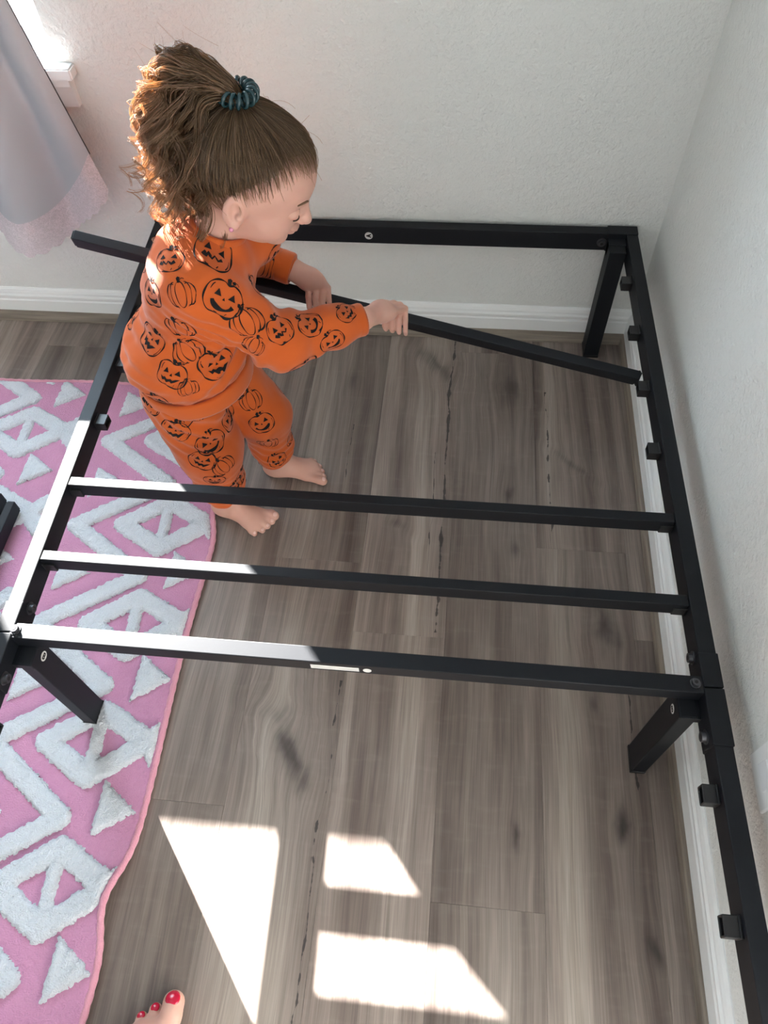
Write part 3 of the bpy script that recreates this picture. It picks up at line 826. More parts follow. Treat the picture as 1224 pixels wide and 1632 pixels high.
# ================================================================== PEOPLE
class Field:
    """signed distance field on a grid, with smooth unions evaluated only where they matter"""
    def __init__(self, lo, hi, res):
        self.lo = np.array(lo, float); self.res = res
        self.n = np.ceil((np.array(hi) - self.lo) / res).astype(int) + 1
        self.d = np.full(self.n, 0.25, np.float32)
        self.ax = [self.lo[i] + res * np.arange(self.n[i]) for i in range(3)]
    def _slice(self, lo, hi, m):
        a = np.clip(((np.array(lo) - m - self.lo) / self.res).astype(int), 0, self.n - 1)
        b = np.clip(((np.array(hi) + m - self.lo) / self.res).astype(int) + 2, 1, self.n)
        sl = tuple(slice(a[i], b[i]) for i in range(3))
        X = self.ax[0][sl[0]][:, None, None]; Y = self.ax[1][sl[1]][None, :, None]; Z = self.ax[2][sl[2]][None, None, :]
        return sl, X, Y, Z
    def _union(self, sl, d, k):
        a = self.d[sl]
        if k > 0:
            h = np.maximum(k - np.abs(a - d), 0) / k
            self.d[sl] = np.minimum(a, d) - h * h * k * 0.25
        else: self.d[sl] = np.minimum(a, d)
    def _sub(self, sl, d, k):
        a = self.d[sl]; b = -d
        if k > 0:
            h = np.maximum(k - np.abs(a - b), 0) / k
            self.d[sl] = np.maximum(a, b) + h * h * k * 0.25
        else: self.d[sl] = np.maximum(a, b)
    def cap(self, p0, p1, r0, r1=None, k=0.012, sub=False):
        r1 = r0 if r1 is None else r1
        p0 = np.array(p0, float); p1 = np.array(p1, float); r = max(r0, r1)
        sl, X, Y, Z = self._slice(np.minimum(p0, p1) - r, np.maximum(p0, p1) + r, k + 4 * self.res)
        e = p1 - p0; L2 = max(e @ e, 1e-12)
        t = np.clip(((X - p0[0]) * e[0] + (Y - p0[1]) * e[1] + (Z - p0[2]) * e[2]) / L2, 0, 1)
        d = np.sqrt((X - p0[0] - t * e[0]) ** 2 + (Y - p0[1] - t * e[1]) ** 2 + (Z - p0[2] - t * e[2]) ** 2) - (r0 + (r1 - r0) * t)
        (self._sub if sub else self._union)(sl, d.astype(np.float32), k); return self
    def ell(self, c, rad, axes=None, k=0.012, sub=False):
        c = np.array(c, float); rad = np.array(rad, float)
        A = np.eye(3) if axes is None else np.array([np.array(a, float) / np.linalg.norm(a) for a in axes])
        ext = np.sqrt(((A * rad[:, None]) ** 2).sum(0))
        sl, X, Y, Z = self._slice(c - ext, c + ext, k + 4 * self.res)
        q = [(X - c[0]) * A[i, 0] + (Y - c[1]) * A[i, 1] + (Z - c[2]) * A[i, 2] for i in range(3)]
        k0 = np.sqrt(sum((q[i] / rad[i]) ** 2 for i in range(3))); k1 = np.sqrt(sum((q[i] / rad[i] ** 2) ** 2 for i in range(3))) + 1e-9
        d = k0 * (k0 - 1) / k1
        (self._sub if sub else self._union)(sl, d.astype(np.float32), k); return self
    def plane_cut(self, p, n, k=0.0, box=None):
        """keep the side opposite to n"""
        n = np.array(n, float); n /= np.linalg.norm(n); p = np.array(p, float)
        lo, hi = (self.lo, self.lo + self.res * (self.n - 1)) if box is None else box
        sl, X, Y, Z = self._slice(lo, hi, 0)
        d = (X - p[0]) * n[0] + (Y - p[1]) * n[1] + (Z - p[2]) * n[2]
        d = np.broadcast_to(d, self.d[sl].shape)
        self._sub(sl, (-d).astype(np.float32), k); return self
    def mesh(self):
        d = self.d; s = d < 0
        n = self.n
        c = np.zeros(n - 1, np.int8)
        for i in (0, 1):
            for j in (0, 1):
                for k in (0, 1):
                    c += s[i:n[0] - 1 + i, j:n[1] - 1 + j, k:n[2] - 1 + k]
        act = (c > 0) & (c < 8)
        I = np.argwhere(act)
        idx = -np.ones(n - 1, np.int32); idx[act] = np.arange(len(I))
        acc = np.zeros((len(I), 3)); cnt = np.zeros(len(I))
        corners = [(i, j, k) for i in (0, 1) for j in (0, 1) for k in (0, 1)]
        for a in corners:
            for ax in range(3):
                if a[ax]: continue
                b = list(a); b[ax] = 1
                va = d[I[:, 0] + a[0], I[:, 1] + a[1], I[:, 2] + a[2]].astype(float); vb = d[I[:, 0] + b[0], I[:, 1] + b[1], I[:, 2] + b[2]].astype(float)
                m = (va < 0) != (vb < 0)
                t = np.where(m, va / np.where(va - vb == 0, 1, va - vb), 0)
                p = np.tile(np.array(a, float), (len(I), 1)); p[:, ax] = t
                acc += np.where(m[:, None], p, 0); cnt += m
        V = self.lo + (I + acc / np.maximum(cnt, 1)[:, None]) * self.res
        F = []
        for ax in range(3):
            o1, o2 = [(1, 2), (2, 0), (0, 1)][ax]
            sh = [slice(None)] * 3
            a = s.take(range(n[ax] - 1), ax); b = s.take(range(1, n[ax]), ax)
            E_ = np.argwhere(a != b)
            E_ = E_[(E_[:, o1] > 0) & (E_[:, o2] > 0) & (E_[:, o1] < n[o1] - 1) & (E_[:, o2] < n[o2] - 1)]
            ins = a[E_[:, 0], E_[:, 1], E_[:, 2]]
            def g(d1, d2):
                q = E_.copy(); q[:, o1] -= d1; q[:, o2] -= d2
                return idx[q[:, 0], q[:, 1], q[:, 2]]
            Q = np.stack([g(1, 1), g(0, 1), g(0, 0), g(1, 0)], -1)
            Q[~ins] = Q[~ins][:, ::-1]
            F.append(Q)
        F = np.concatenate(F)
        return V, F[(F >= 0).all(1)]

def relax(V, F, it=2, lam=0.5):
    a = np.concatenate([F[:, 0], F[:, 1], F[:, 2], F[:, 3]]); b = np.concatenate([F[:, 1], F[:, 2], F[:, 3], F[:, 0]])
    for _ in range(it):
        S = np.zeros_like(V); c = np.zeros(len(V))
        for i in range(3): S[:, i] = np.bincount(a, V[b, i], len(V)) + np.bincount(b, V[a, i], len(V))
        c = np.bincount(a, minlength=len(V)) + np.bincount(b, minlength=len(V))
        V = V + lam * (S / np.maximum(c, 1)[:, None] - V)
    return V
def vnormals(V, F):
    fn = np.cross(V[F[:, 2]] - V[F[:, 0]], V[F[:, 3]] - V[F[:, 1]])
    N = np.zeros_like(V)
    for i in range(4):
        for j in range(3): N[:, j] += np.bincount(F[:, i], fn[:, j], len(V))
    return N / (np.linalg.norm(N, axis=1)[:, None] + 1e-12)

A3 = lambda *a: np.array(a, float)
# ---- pose of the child (metres, room coordinates)
fb = A3(0.95, -0.31, 0); fb /= np.linalg.norm(fb); sb = A3(-fb[1], fb[0], 0)      # body facing, body left
up = A3(0, 0, 1)
J = dict(
    pelvis=A3(-0.845, -0.525, 0.345), waist=A3(-0.832, -0.525, 0.42), chest=A3(-0.790, -0.510, 0.52), neck=A3(-0.745, -0.494, 0.622),
    shR=A3(-0.768, -0.574, 0.578), elR=A3(-0.660, -0.568, 0.470), wrR=A3(-0.533, -0.497, 0.462),
    shL=A3(-0.718, -0.428, 0.572), elL=A3(-0.758, -0.378, 0.500), wrL=A3(-0.667, -0.392, 0.475),
    hipR=A3(-0.858, -0.570, 0.315), knR=A3(-0.838, -0.578, 0.200), anR=A3(-0.838, -0.590, 0.055),
    hipL=A3(-0.818, -0.478, 0.315), knL=A3(-0.748, -0.490, 0.205), anL=A3(-0.752, -0.480, 0.055),
)
HP = math.radians(27)
hh = A3(0.985, -0.03, 0); hh /= np.linalg.norm(hh)
HF = math.cos(HP) * hh - math.sin(HP) * up; HU = math.sin(HP) * hh + math.cos(HP) * up; HL = np.cross(HU, HF)
HC = A3(-0.678, -0.478, 0.716)
hd = lambda f, l, u: HC + f * HF + l * HL + u * HU
AX = (HF, HL, HU)

bdir = np.array(BAR_B - BAR_A); bdir /= np.linalg.norm(bdir)       # from the far right end to the left end
def on_bar(x):
    t = (x - BAR_A.x) / (BAR_B.x - BAR_A.x); return np.array(BAR_A + (BAR_B - BAR_A) * t)

def hand(Fd, wrist, bx, spread, near, palm_side, thumb_dir, r=0.0057):
    """hand closed over the slat; fingers cross the bar on top and bend down its near side"""
    base = on_bar(bx)
    nrm = np.cross(bdir, up); nrm /= np.linalg.norm(nrm)
    if nrm[1] > 0: nrm = -nrm                          # points to the camera side of the bar
    tips = []
    k0 = base + up * 0.027 - nrm * near * 0.004
    palm = (wrist * 0.45 + k0 * 0.55)
    v = k0 - wrist; v = v / np.linalg.norm(v)
    wdt = -bdir
    nn = np.cross(v, wdt); nn /= np.linalg.norm(nn)
    wd = np.cross(nn, v)
    Fd.cap(wrist, palm, 0.0165, 0.019, 0.012)
    Fd.ell(palm + v * 0.006, (0.030, 0.0245, 0.0135), (v, wd, nn), 0.012)
    for i in range(4):
        s = (i - 1.5) * spread
        kn = k0 + wdt * s + up * (0.002 if i in (1, 2) else -0.001) - v * (0.004 if i in (0, 3) else 0)
        rr = r * (1.0, 1.03, 1.0, 0.88)[i]
        ln = (0.95, 1.05, 1.0, 0.8)[i]
        p1 = on_bar(bx) + wdt * s * 1.06 + nrm * near * 0.019 * ln + up * 0.017
        p2 = on_bar(bx) + wdt * s * 1.08 + nrm * near * 0.0205 - up * 0.006 * ln
        p3 = on_bar(bx) + wdt * s * 1.05 + nrm * near * 0.014 - up * 0.0185
        Fd.cap(palm + wd * s * 0.8 * (1 if wd @ wdt > 0 else -1), kn, rr * 1.15, rr * 1.12, 0.005)
        Fd.cap(kn, p1, rr * 1.08, rr, 0.0010); Fd.cap(p1, p2, rr * 1.02, rr * 0.95, 0.0008); Fd.cap(p2, p3, rr * 0.97, rr * 0.85, 0.0008)
        tips.append((p2, p3, nrm * near))
    t0 = palm + thumb_dir * 0.017; t1 = base + thumb_dir * 0.030 - nrm * near * 0.012 + up * 0.012; t2 = base + thumb_dir * 0.040 - nrm * near * 0.019 - up * 0.008
    Fd.cap(t0, t1, r * 1.35, r * 1.15, 0.009); Fd.cap(t1, t2, r * 1.12, r * 0.95, 0.003)
    return tips

def foot(Fd, heel, big, lit, ankle, right):
    heel = A3(*heel, 0); big = A3(*big, 0); lit = A3(*lit, 0)
    mid = (big + lit) / 2; v = mid - heel; L = np.linalg.norm(v); v /= L
    w = np.cross(v, up) * (1 if right else -1)             # to the little toe
    Fd.ell(heel + v * 0.022 + up * 0.021, (0.026, 0.022, 0.021), (v, w, up), 0.012)
    Fd.cap(heel + v * 0.026 + up * 0.028, ankle, 0.023, 0.026, 0.018)
    Fd.ell(heel + v * (L * 0.50) + up * 0.018 - w * 0.001, (0.046, 0.0235, 0.018), (v, w, up), 0.014)
    Fd.cap(ankle + v * 0.01 - up * 0.01, heel + v * (L * 0.62) + up * 0.022, 0.021, 0.0135, 0.016)
    Fd.ell(heel + v * (L * 0.74) + up * 0.0135, (0.026, 0.029, 0.0132), (v, w, up), 0.012)
    tips = []
    for i in range(5):
        s = i / 4.0
        tip = big * (1 - s) + lit * s
        tip = tip + v * (0.006 * math.sin(s * math.pi * 0.8)) - v * (0.004 if i == 4 else 0)
        rr = (0.0098, 0.0074, 0.0070, 0.0066, 0.0062)[i]
        root = heel + v * (L * 0.74) + w * (-0.019 + 0.0375 * s)
        tip = tip - v * rr
        Fd.cap(root + up * 0.012, tip + up * (rr + 0.0035) - v * 0.008, rr * 0.95, rr * 0.9, 0.006)
        Fd.cap(tip + up * (rr + 0.0035) - v * 0.008, tip + up * rr, rr * 0.92, rr, 0.003)
        tips.append((tip + up * rr, v, rr))
    return tips

child = empty('person'); tag(child, 'small child with a curly ponytail in orange pumpkin pajamas holding a black bar', 'person')
B = Field((-0.99, -0.70, -0.004), (-0.40, -0.33, 0.83), 0.0021)
# trunk and limbs under the clothes
B.ell(J['pelvis'], (0.066, 0.078, 0.07), (fb, sb, up), 0.02); B.ell(J['chest'], (0.062, 0.072, 0.085), (fb, sb, up), 0.03)
B.cap(J['pelvis'], J['chest'], 0.064, 0.062, 0.03); B.cap(J['shR'], J['shL'], 0.028, None, 0.02)
for a, b, r0, r1 in (('shR', 'elR', .026, .022), ('elR', 'wrR', .022, .0165), ('shL', 'elL', .026, .022), ('elL', 'wrL', .022, .0165),
                     ('hipR', 'knR', .045, .033), ('knR', 'anR', .033, .024), ('hipL', 'knL', .045, .033), ('knL', 'anL', .033, .024)):
    B.cap(J[a], J[b], r0, r1, 0.012)
B.cap(J['chest'] + up * 0.05, J['neck'], 0.036, 0.031, 0.02); B.cap(J['neck'], hd(-0.020, 0, -0.045), 0.031, 0.033, 0.02)
# head
B.ell(HC, (0.086, 0.0705, 0.079), AX, 0.015)
B.ell(hd(0.038, 0, 0.014), (0.049, 0.056, 0.048), AX, 0.02)                      # forehead
B.ell(hd(0.034, 0, -0.042), (0.050, 0.050, 0.056), AX, 0.022)                    # face
for s in (-1, 1): B.ell(hd(0.046, s * 0.029, -0.050), (0.030, 0.026, 0.030), AX, 0.014)     # cheeks
B.ell(hd(0.022, 0, -0.070), (0.046, 0.044, 0.030), AX, 0.018)                    # jaw
B.ell(hd(0.064, 0, -0.087), (0.018, 0.019, 0.015), AX, 0.014)                    # chin
for s in (-1, 1): B.ell(hd(0.096, s * 0.029, -0.018), (0.015, 0.015, 0.011), AX, 0.010, True)   # eye sockets
B.cap(hd(0.084, 0, -0.016), hd(0.0975, 0, -0.040), 0.0065, 0.0085, 0.008)        # nose
for s in (-1, 1): B.ell(hd(0.0905, s * 0.0075, -0.0425), (0.007, 0.006, 0.005), AX, 0.004)
B.ell(hd(0.0845, 0, -0.0600), (0.0085, 0.0150, 0.0045), AX, 0.006); B.ell(hd(0.0815, 0, -0.0685), (0.0085, 0.0125, 0.0048), AX, 0.005)
B.cap(hd(0.0940, -0.014, -0.0645), hd(0.0940, 0.014, -0.0645), 0.0016, None, 0.003, True)
for s in (-1, 1):                                                                 # ears
    ec = hd(0.000, s * 0.0710, -0.030)
    ea = (HU * 0.97 - HF * 0.22, HF * 0.93 + HU * 0.20 - s * HL * 0.30, np.cross(HU, HF) * s + HF * 0.3)
    B.ell(ec, (0.0270, 0.0165, 0.0075), ea, 0.006)
    B.ell(ec + s * HL * 0.0065 + HF * 0.002 + HU * 0.004, (0.0150, 0.0085, 0.0060), ea, 0.004, True)
    B.ell(ec + s * HL * 0.0030 + HF * 0.009 - HU * 0.003, (0.006, 0.004, 0.005), AX, 0.003)
    B.ell(ec - HU * 0.022 + HF * 0.005, (0.0075, 0.0075, 0.0050), AX, 0.005)     # lobe
# hands and feet
tR = hand(B, J['wrR'], -0.486, 0.0118, 1, None, bdir * 0.6 + up * 0.1)
tL = hand(B, J['wrL'], -0.622, 0.0116, 1, None, bdir * 0.6 + up * 0.1)
ftR = foot(B, (-0.868, -0.583), (-0.727, -0.607), (-0.765, -0.651), J['anR'], True)
ftL = foot(B, (-0.778, -0.481), (-0.637, -0.505), (-0.668, -0.450), J['anL'], False)
V, F = B.mesh(); V = relax(V, F, 2, 0.45)
V[:, 2] = np.maximum(V[:, 2], 0.0005)
body = mesh_np('body', V, F, M['skin'], child)
body_bvh = BVHTree.FromPolygons([tuple(v) for v in V], [tuple(int(i) for i in f) for f in F])
del B
def small_ell(name, c, rad, axes, mat, parent, seg=16):
    bm = bmesh.new(); bmesh.ops.create_uvsphere(bm, u_segments=seg, v_segments=max(6, seg // 2), radius=1.0)
    A = [np.array(a) / np.linalg.norm(a) for a in axes]
    for v in bm.verts:
        q = np.array(c) + sum(v.co[i] * rad[i] * A[i] for i in range(3)); v.co = Vector(q)
    return bm_obj(name, bm, mat, parent, True)
for s in (-1, 1):
    e = small_ell('eye', hd(0.0715, s * 0.029, -0.018), (0.0088, 0.0092, 0.0088), AX, M['eye'], body)
    small_ell('iris', hd(0.0752, s * 0.029, -0.0215), (0.0022, 0.0045, 0.0045), AX, M['iris'], e)
    lid = small_ell('eyelid', hd(0.0725, s * 0.029, -0.0175), (0.0122, 0.0150, 0.0110), AX, M['skin'], body)
    Vl = []; Fl = []
    for k in range(13):
        a = (k / 12 - 0.5) * 2.2
        p = hd(0.0735 + 0.0112 * math.cos(a), s * 0.029 + 0.0130 * math.sin(a), -0.0226)
        q = p + HF * 0.0016 * math.cos(a) + HL * 0.002 * math.sin(a) - HU * 0.0010
        Vl += [p + HU * 0.0001, q, p - HU * 0.0004]
        if k: b0 = 3 * (k - 1); Fl += [(b0, b0 + 1, b0 + 4, b0 + 3), (b0 + 1, b0 + 2, b0 + 5, b0 + 4)]
    mesh_obj('eyelash', Vl, Fl, M['lash'], body)
    pb = [hd(0.0905 - 0.010 * abs(k / 8 - 0.35) ** 1.4 * 2, s * (0.016 + 0.027 * k / 8), 0.0005 + 0.004 * math.sin(k / 8 * 2.6)) for k in range(9)]
    pb = [np.array((lambda h: h[0] + h[1] * 0.0006)(body_bvh.find_nearest(Vector(p)))) for p in pb]
    Vv, Ff = tube_np(pb, np.array([0.0009 + 0.0010 * math.sin(math.pi * (k + 0.8) / 9.6) for k in range(9)]), 6)
    mesh_np('eyebrow', Vv, Ff, mat_plain('brow_hair', (0.16, 0.095, 0.06), 0.8, 0.2) if s < 0 else bpy.data.materials['brow_hair'], body)
    Vv, Ff = tube_np([hd(0.0905 - abs(t) * 40 * abs(t) , t, -0.0625 - 0.0012 * abs(t) * 40) for t in np.linspace(-0.013, 0.013, 9)], np.array([0.0006, .0012, .0019, .0023, .0021, .0023, .0019, .0012, .0006]), 6)
    if s < 0: mesh_np('lips', Vv, Ff, M['lips'], body)
small_ell('earring', hd(0.004, -0.0785, -0.0535), (0.0034, 0.0034, 0.0034), AX, M['pink_gem'], child, 12)
for tips in (ftR, ftL):
    for p, v, r in tips:
        w = np.cross(v, up)
        small_ell('toenail', p + v * r * 0.25 + up * r * 0.72, (r * 0.55, r * 0.60, r * 0.34), (v - up * 0.5, w, up + v * 0.5), M['tinynail'], body, 12)

# ---- clothes
def wrinkle(V, F, fn):
    N = vnormals(V, F)
    return V + N * fn(V)[:, None]
def nz(V, scale, seed):
    return np.array([noise.noise(Vector((p[0] * scale[0] + seed, p[1] * scale[1], p[2] * scale[2]))) for p in V])
def gauss(V, c, r): return np.exp(-((V - c) ** 2).sum(1) / (r * r))

S = Field((-1.01, -0.70, 0.31), (-0.49, -0.32, 0.66), 0.0028)
S.ell(A3(-0.840, -0.528, 0.412), (0.106, 0.114, 0.080), (fb, sb, up), 0.02)
lean = J['neck'] - J['waist']; lean /= np.linalg.norm(lean)
cf = np.cross(sb, lean)
S.ell(A3(-0.800, -0.512, 0.512), (0.086, 0.096, 0.100), (cf, sb, lean), 0.05)
S.cap(J['shR'] - up * 0.004, J['shL'] - up * 0.004, 0.040, None, 0.04)
S.cap(J['neck'] - lean * 0.05, J['neck'] - lean * 0.006, 0.050, 0.040, 0.03)
S.ell(J['neck'] - lean * 0.055 - cf * 0.028, (0.055, 0.080, 0.050), (cf, sb, lean), 0.03)
S.cap(J['shR'], J['elR'], 0.047, 0.044, 0.03); S.cap(J['elR'], J['elR'] * 0.35 + J['wrR'] * 0.65, 0.043, 0.035, 0.02)
S.cap(J['elR'] * 0.35 + J['wrR'] * 0.65, J['elR'] * 0.12 + J['wrR'] * 0.88, 0.034, 0.0275, 0.012)
S.cap(J['shL'], J['elL'], 0.043, 0.038, 0.03); S.cap(J['elL'], J['elL'] * 0.2 + J['wrL'] * 0.8, 0.036, 0.027, 0.02)
S.plane_cut(A3(0, 0, 0.372), A3(0.10, 0.02, -1), 0.004)
S.ell(A3(-0.838, -0.527, 0.366), (0.090, 0.098, 0.018), (fb, sb, up), 0.003)      # hem band tucked under the blouse
S.plane_cut(J['neck'] + lean * 0.004, lean, 0.004, (J['neck'] - 0.06, J['neck'] + 0.06))
V, F = S.mesh(); V = relax(V, F, 2, 0.5)
def sw(V):
    w = 0.0045 * nz(V, (22, 22, 9), 1.0) + 0.0025 * nz(V, (40, 40, 26), 5.0)
    el = gauss(V, J['elR'], 0.07); w += el * 0.0045 * np.sin((V - J['elR']) @ (J['wrR'] - J['shR']) * 420 + 3 * nz(V, (18, 18, 18), 2.0))
    wa = gauss(V, A3(-0.90, -0.55, 0.42), 0.10); w += wa * 0.0036 * np.sin(V[:, 2] * 230 + 30 * V[:, 0] + 2.5 * nz(V, (14, 14, 14), 8.0))
    bl_ = gauss(V, A3(-0.74, -0.57, 0.42), 0.10); w += bl_ * 0.0038 * np.sin((V[:, 2] * 150 - V[:, 0] * 140) + 2.0 * nz(V, (12, 12, 12), 4.0))
    ar = gauss(V, J['shR'] - up * 0.05 + fb * 0.02, 0.06); w += ar * 0.004 * np.sin(V[:, 2] * 260 + V[:, 0] * 160)
    return w
V = wrinkle(V, F, sw); V = relax(V, F, 1, 0.4)
shirt = mesh_np('sweatshirt', V, F, M['orange'], child); shirtVF = (V, F)
def ring_tube(name, c, n, r, thick, length, parent, ax=None, ry=None):
    """ribbed band: short hollow sleeve around direction n"""
    n = np.array(n) / np.linalg.norm(n); a = np.cross(n, up if abs(n[2]) < 0.9 else A3(1, 0, 0)) if ax is None else np.array(ax)
    a = a / np.linalg.norm(a); b = np.cross(n, a); ry = r if ry is None else ry
    m = 72; prof = [(-0.5, -0.8), (-0.5, 0.6), (-0.35, 1), (0.35, 1), (0.5, 0.5), (0.5, -0.8)]
    Vr = []; Fr = []
    for i in range(m):
        th = 2 * math.pi * i / m; rib = 0.0005 * (i % 2)
        for l, t in prof:
            e = thick * t * 0.5 + rib
            Vr.append(c + n * l * length + a * math.cos(th) * (r + e) + b * math.sin(th) * (ry + e))
    k = len(prof)
    for i in range(m):
        for j in range(k):
            Fr.append((i * k + j, i * k + (j + 1) % k, ((i + 1) % m) * k + (j + 1) % k, ((i + 1) % m) * k + j))
    return mesh_obj(name, Vr, Fr, M['orange'], parent, True)
dR = J['wrR'] - J['elR']; dR /= np.linalg.norm(dR); dL = J['wrL'] - J['elL']; dL /= np.linalg.norm(dL)
ring_tube('cuff', J['elR'] * 0.09 + J['wrR'] * 0.91, dR, 0.0240, 0.006, 0.028, shirt)
ring_tube('cuff', J['elL'] * 0.15 + J['wrL'] * 0.85, dL, 0.0245, 0.006, 0.026, shirt)
ring_tube('hem_band', A3(-0.838, -0.527, 0.358), A3(-0.10, -0.02, 1), 0.0945, 0.009, 0.034, shirt, ax=fb, ry=0.1025)
ring_tube('collar', J['neck'] + lean * 0.002, lean, 0.0400, 0.006, 0.016, shirt)

P_ = Field((-1.0, -0.70, 0.03), (-0.66, -0.40, 0.45), 0.0028)
P_.ell(J['pelvis'] + up * 0.005, (0.086, 0.090, 0.070), (fb, sb, up), 0.02)
P_.ell(J['pelvis'] - fb * 0.030 - up * 0.010, (0.070, 0.085, 0.070), (fb, sb, up), 0.03)
P_.cap(J['hipR'], J['knR'], 0.068, 0.062, 0.02); P_.cap(J['knR'], J['knR'] * 0.3 + J['anR'] * 0.7, 0.061, 0.046, 0.02)
P_.cap(J['knR'] * 0.3 + J['anR'] * 0.7, J['anR'] + up * 0.012, 0.045, 0.034, 0.014)
P_.cap(J['hipL'], J['knL'], 0.064, 0.052, 0.014); P_.cap(J['knL'], J['knL'] * 0.3 + J['anL'] * 0.7, 0.052, 0.043, 0.02)
P_.cap(J['knL'] * 0.3 + J['anL'] * 0.7, J['anL'] + up * 0.012, 0.043, 0.033, 0.014)
P_.plane_cut(A3(0, 0, 0.046), A3(0, 0, -1), 0.004)
V, F = P_.mesh(); V = relax(V, F, 2, 0.5)
def pw_(V):
    w = 0.0045 * nz(V, (20, 20, 11), 3.0) + 0.0022 * nz(V, (42, 42, 30), 6.0)
    for kj, aj in (('knR', 'anR'), ('knL', 'anL')):
        g_ = gauss(V, J[kj] * 0.25 + J[aj] * 0.75, 0.055); w += g_ * 0.0042 * np.sin(V[:, 2] * 300 + 40 * V[:, 0] + 3 * nz(V, (20, 20, 20), 7.0))
    g_ = gauss(V, J['pelvis'] - sb * 0.07 + fb * 0.05 - up * 0.03, 0.07); w += g_ * 0.0045 * np.sin(V[:, 2] * 170 + V[:, 0] * 160)
    return w
V = wrinkle(V, F, pw_); V = relax(V, F, 1, 0.4)
pants = mesh_np('pajama_pants', V, F, M['orange'], child); pantsVF = (V, F)

# ---- pumpkin print: drawn strokes laid on the cloth
def smooth_closed(pts, n=60):
    P = np.array(pts + pts[:3], float); out = []
    m = len(pts)
    for i in range(m):
        p0, p1, p2, p3 = P[i], P[i + 1], P[i + 2], P[(i + 3) % len(P)] if i + 3 < len(P) else P[(i + 3) - m]
        for t in np.linspace(0, 1, max(3, n // m), endpoint=False):
            out.append(0.5 * ((2 * p1) + (-p0 + p2) * t + (2 * p0 - 5 * p1 + 4 * p2 - p3) * t * t + (-p0 + 3 * p1 - 3 * p2 + p3) * t ** 3))
    out.append(out[0]); return np.array(out)
def arc(cx, cy, rx, ry, a0, a1, n=18):
    t = np.radians(np.linspace(a0, a1, n)); return np.stack([cx + rx * np.cos(t), cy + ry * np.sin(t)], -1)
def pumpkin(kind, r):
    """returns strokes [(points, width)], fills [polygon] in a unit frame about 1 wide"""
    w = 0.040
    st, fi = [], []
    stem = [(-0.035, 0.33), (-0.07, 0.47), (-0.005, 0.53), (0.06, 0.50), (0.035, 0.44), (0.05, 0.34)]
    if kind == 'plain':
        st.append((arc(0, 0, 0.17, 0.37, 0, 360, 34), w * 0.8))
        for s in (-1, 1):
            st.append((np.array([(s * x, y) for x, y in arc(0.17, 0, 0.18, 0.36, -95, 95, 22)]), w * 0.85))
            st.append((np.array([(s * x, y) for x, y in arc(0.27, -0.01, 0.23, 0.33, -112, 112, 26)]), w * 1.1))
        fi.append(stem); st.append((arc(0.12, 0.42, 0.07, 0.05, 200, 20, 8), w * 0.6))
    else:
        out = smooth_closed([(0.0, 0.34), (0.14, 0.39), (0.32, 0.35), (0.46, 0.20), (0.50, 0.0), (0.44, -0.22), (0.28, -0.36), (0.10, -0.39), (-0.08, -0.37),
                             (-0.28, -0.36), (-0.44, -0.20), (-0.50, 0.02), (-0.44, 0.24), (-0.28, 0.37), (-0.12, 0.39)], 75)
        st.append((out, w * 1.15))
        fi.append([(-0.27, 0.04), (-0.19, 0.20), (-0.08, 0.05)]); fi.append([(0.09, 0.05), (0.20, 0.21), (0.29, 0.05)])
        if kind == 'jack':
            fi.append([(-0.04, -0.03), (0.01, 0.06), (0.05, -0.03)])
            up_ = [(-0.31, -0.06), (-0.20, -0.12), (-0.14, -0.09), (-0.07, -0.15), (0.03, -0.11), (0.10, -0.15), (0.18, -0.09), (0.31, -0.05)]
            dn_ = [(-0.20, -0.22), (-0.13, -0.19), (-0.06, -0.27), (0.03, -0.21), (0.10, -0.27), (0.18, -0.20)]
            prev = up_[0]
            for a in range(len(up_) - 1):
                b = dn_[min(a, len(dn_) - 1)]; b0 = dn_[max(0, min(a - 1, len(dn_) - 1))]
                fi.append([up_[a], b0, b, up_[a + 1]])
        elif kind == 'zig':
            zz = [(-0.26, -0.06), (-0.15, -0.13), (-0.12, -0.05), (0.0, -0.16), (0.04, -0.06), (0.15, -0.14), (0.24, -0.05)]
            st.append((np.array(zz), w * 2.6))
        else:
            st.append((arc(0, -0.03, 0.27, 0.20, 195, 345, 14), w * 3.0)); fi.append([(-0.035, -0.02), (0.0, 0.05), (0.04, -0.02)])
        fi.append(stem); fi.append([(0.05, 0.46), (0.14, 0.52), (0.17, 0.44), (0.10, 0.40)])
        st.append((arc(-0.30, 0.02, 0.10, 0.26, 100, 160, 8), w * 0.6)); st.append((arc(0.32, 0.0, 0.11, 0.27, -60, 15, 8), w * 0.6))
        st.append((arc(-0.05, -0.28, 0.10, 0.06, 215, 280, 6), w * 0.6)); st.append((np.array([(0.16, -0.34), (0.19, -0.27)]), w * 0.6))
        st.append((arc(0.19, 0.44, 0.07, 0.05, 190, -10, 8), w * 0.55))
    return st, fi
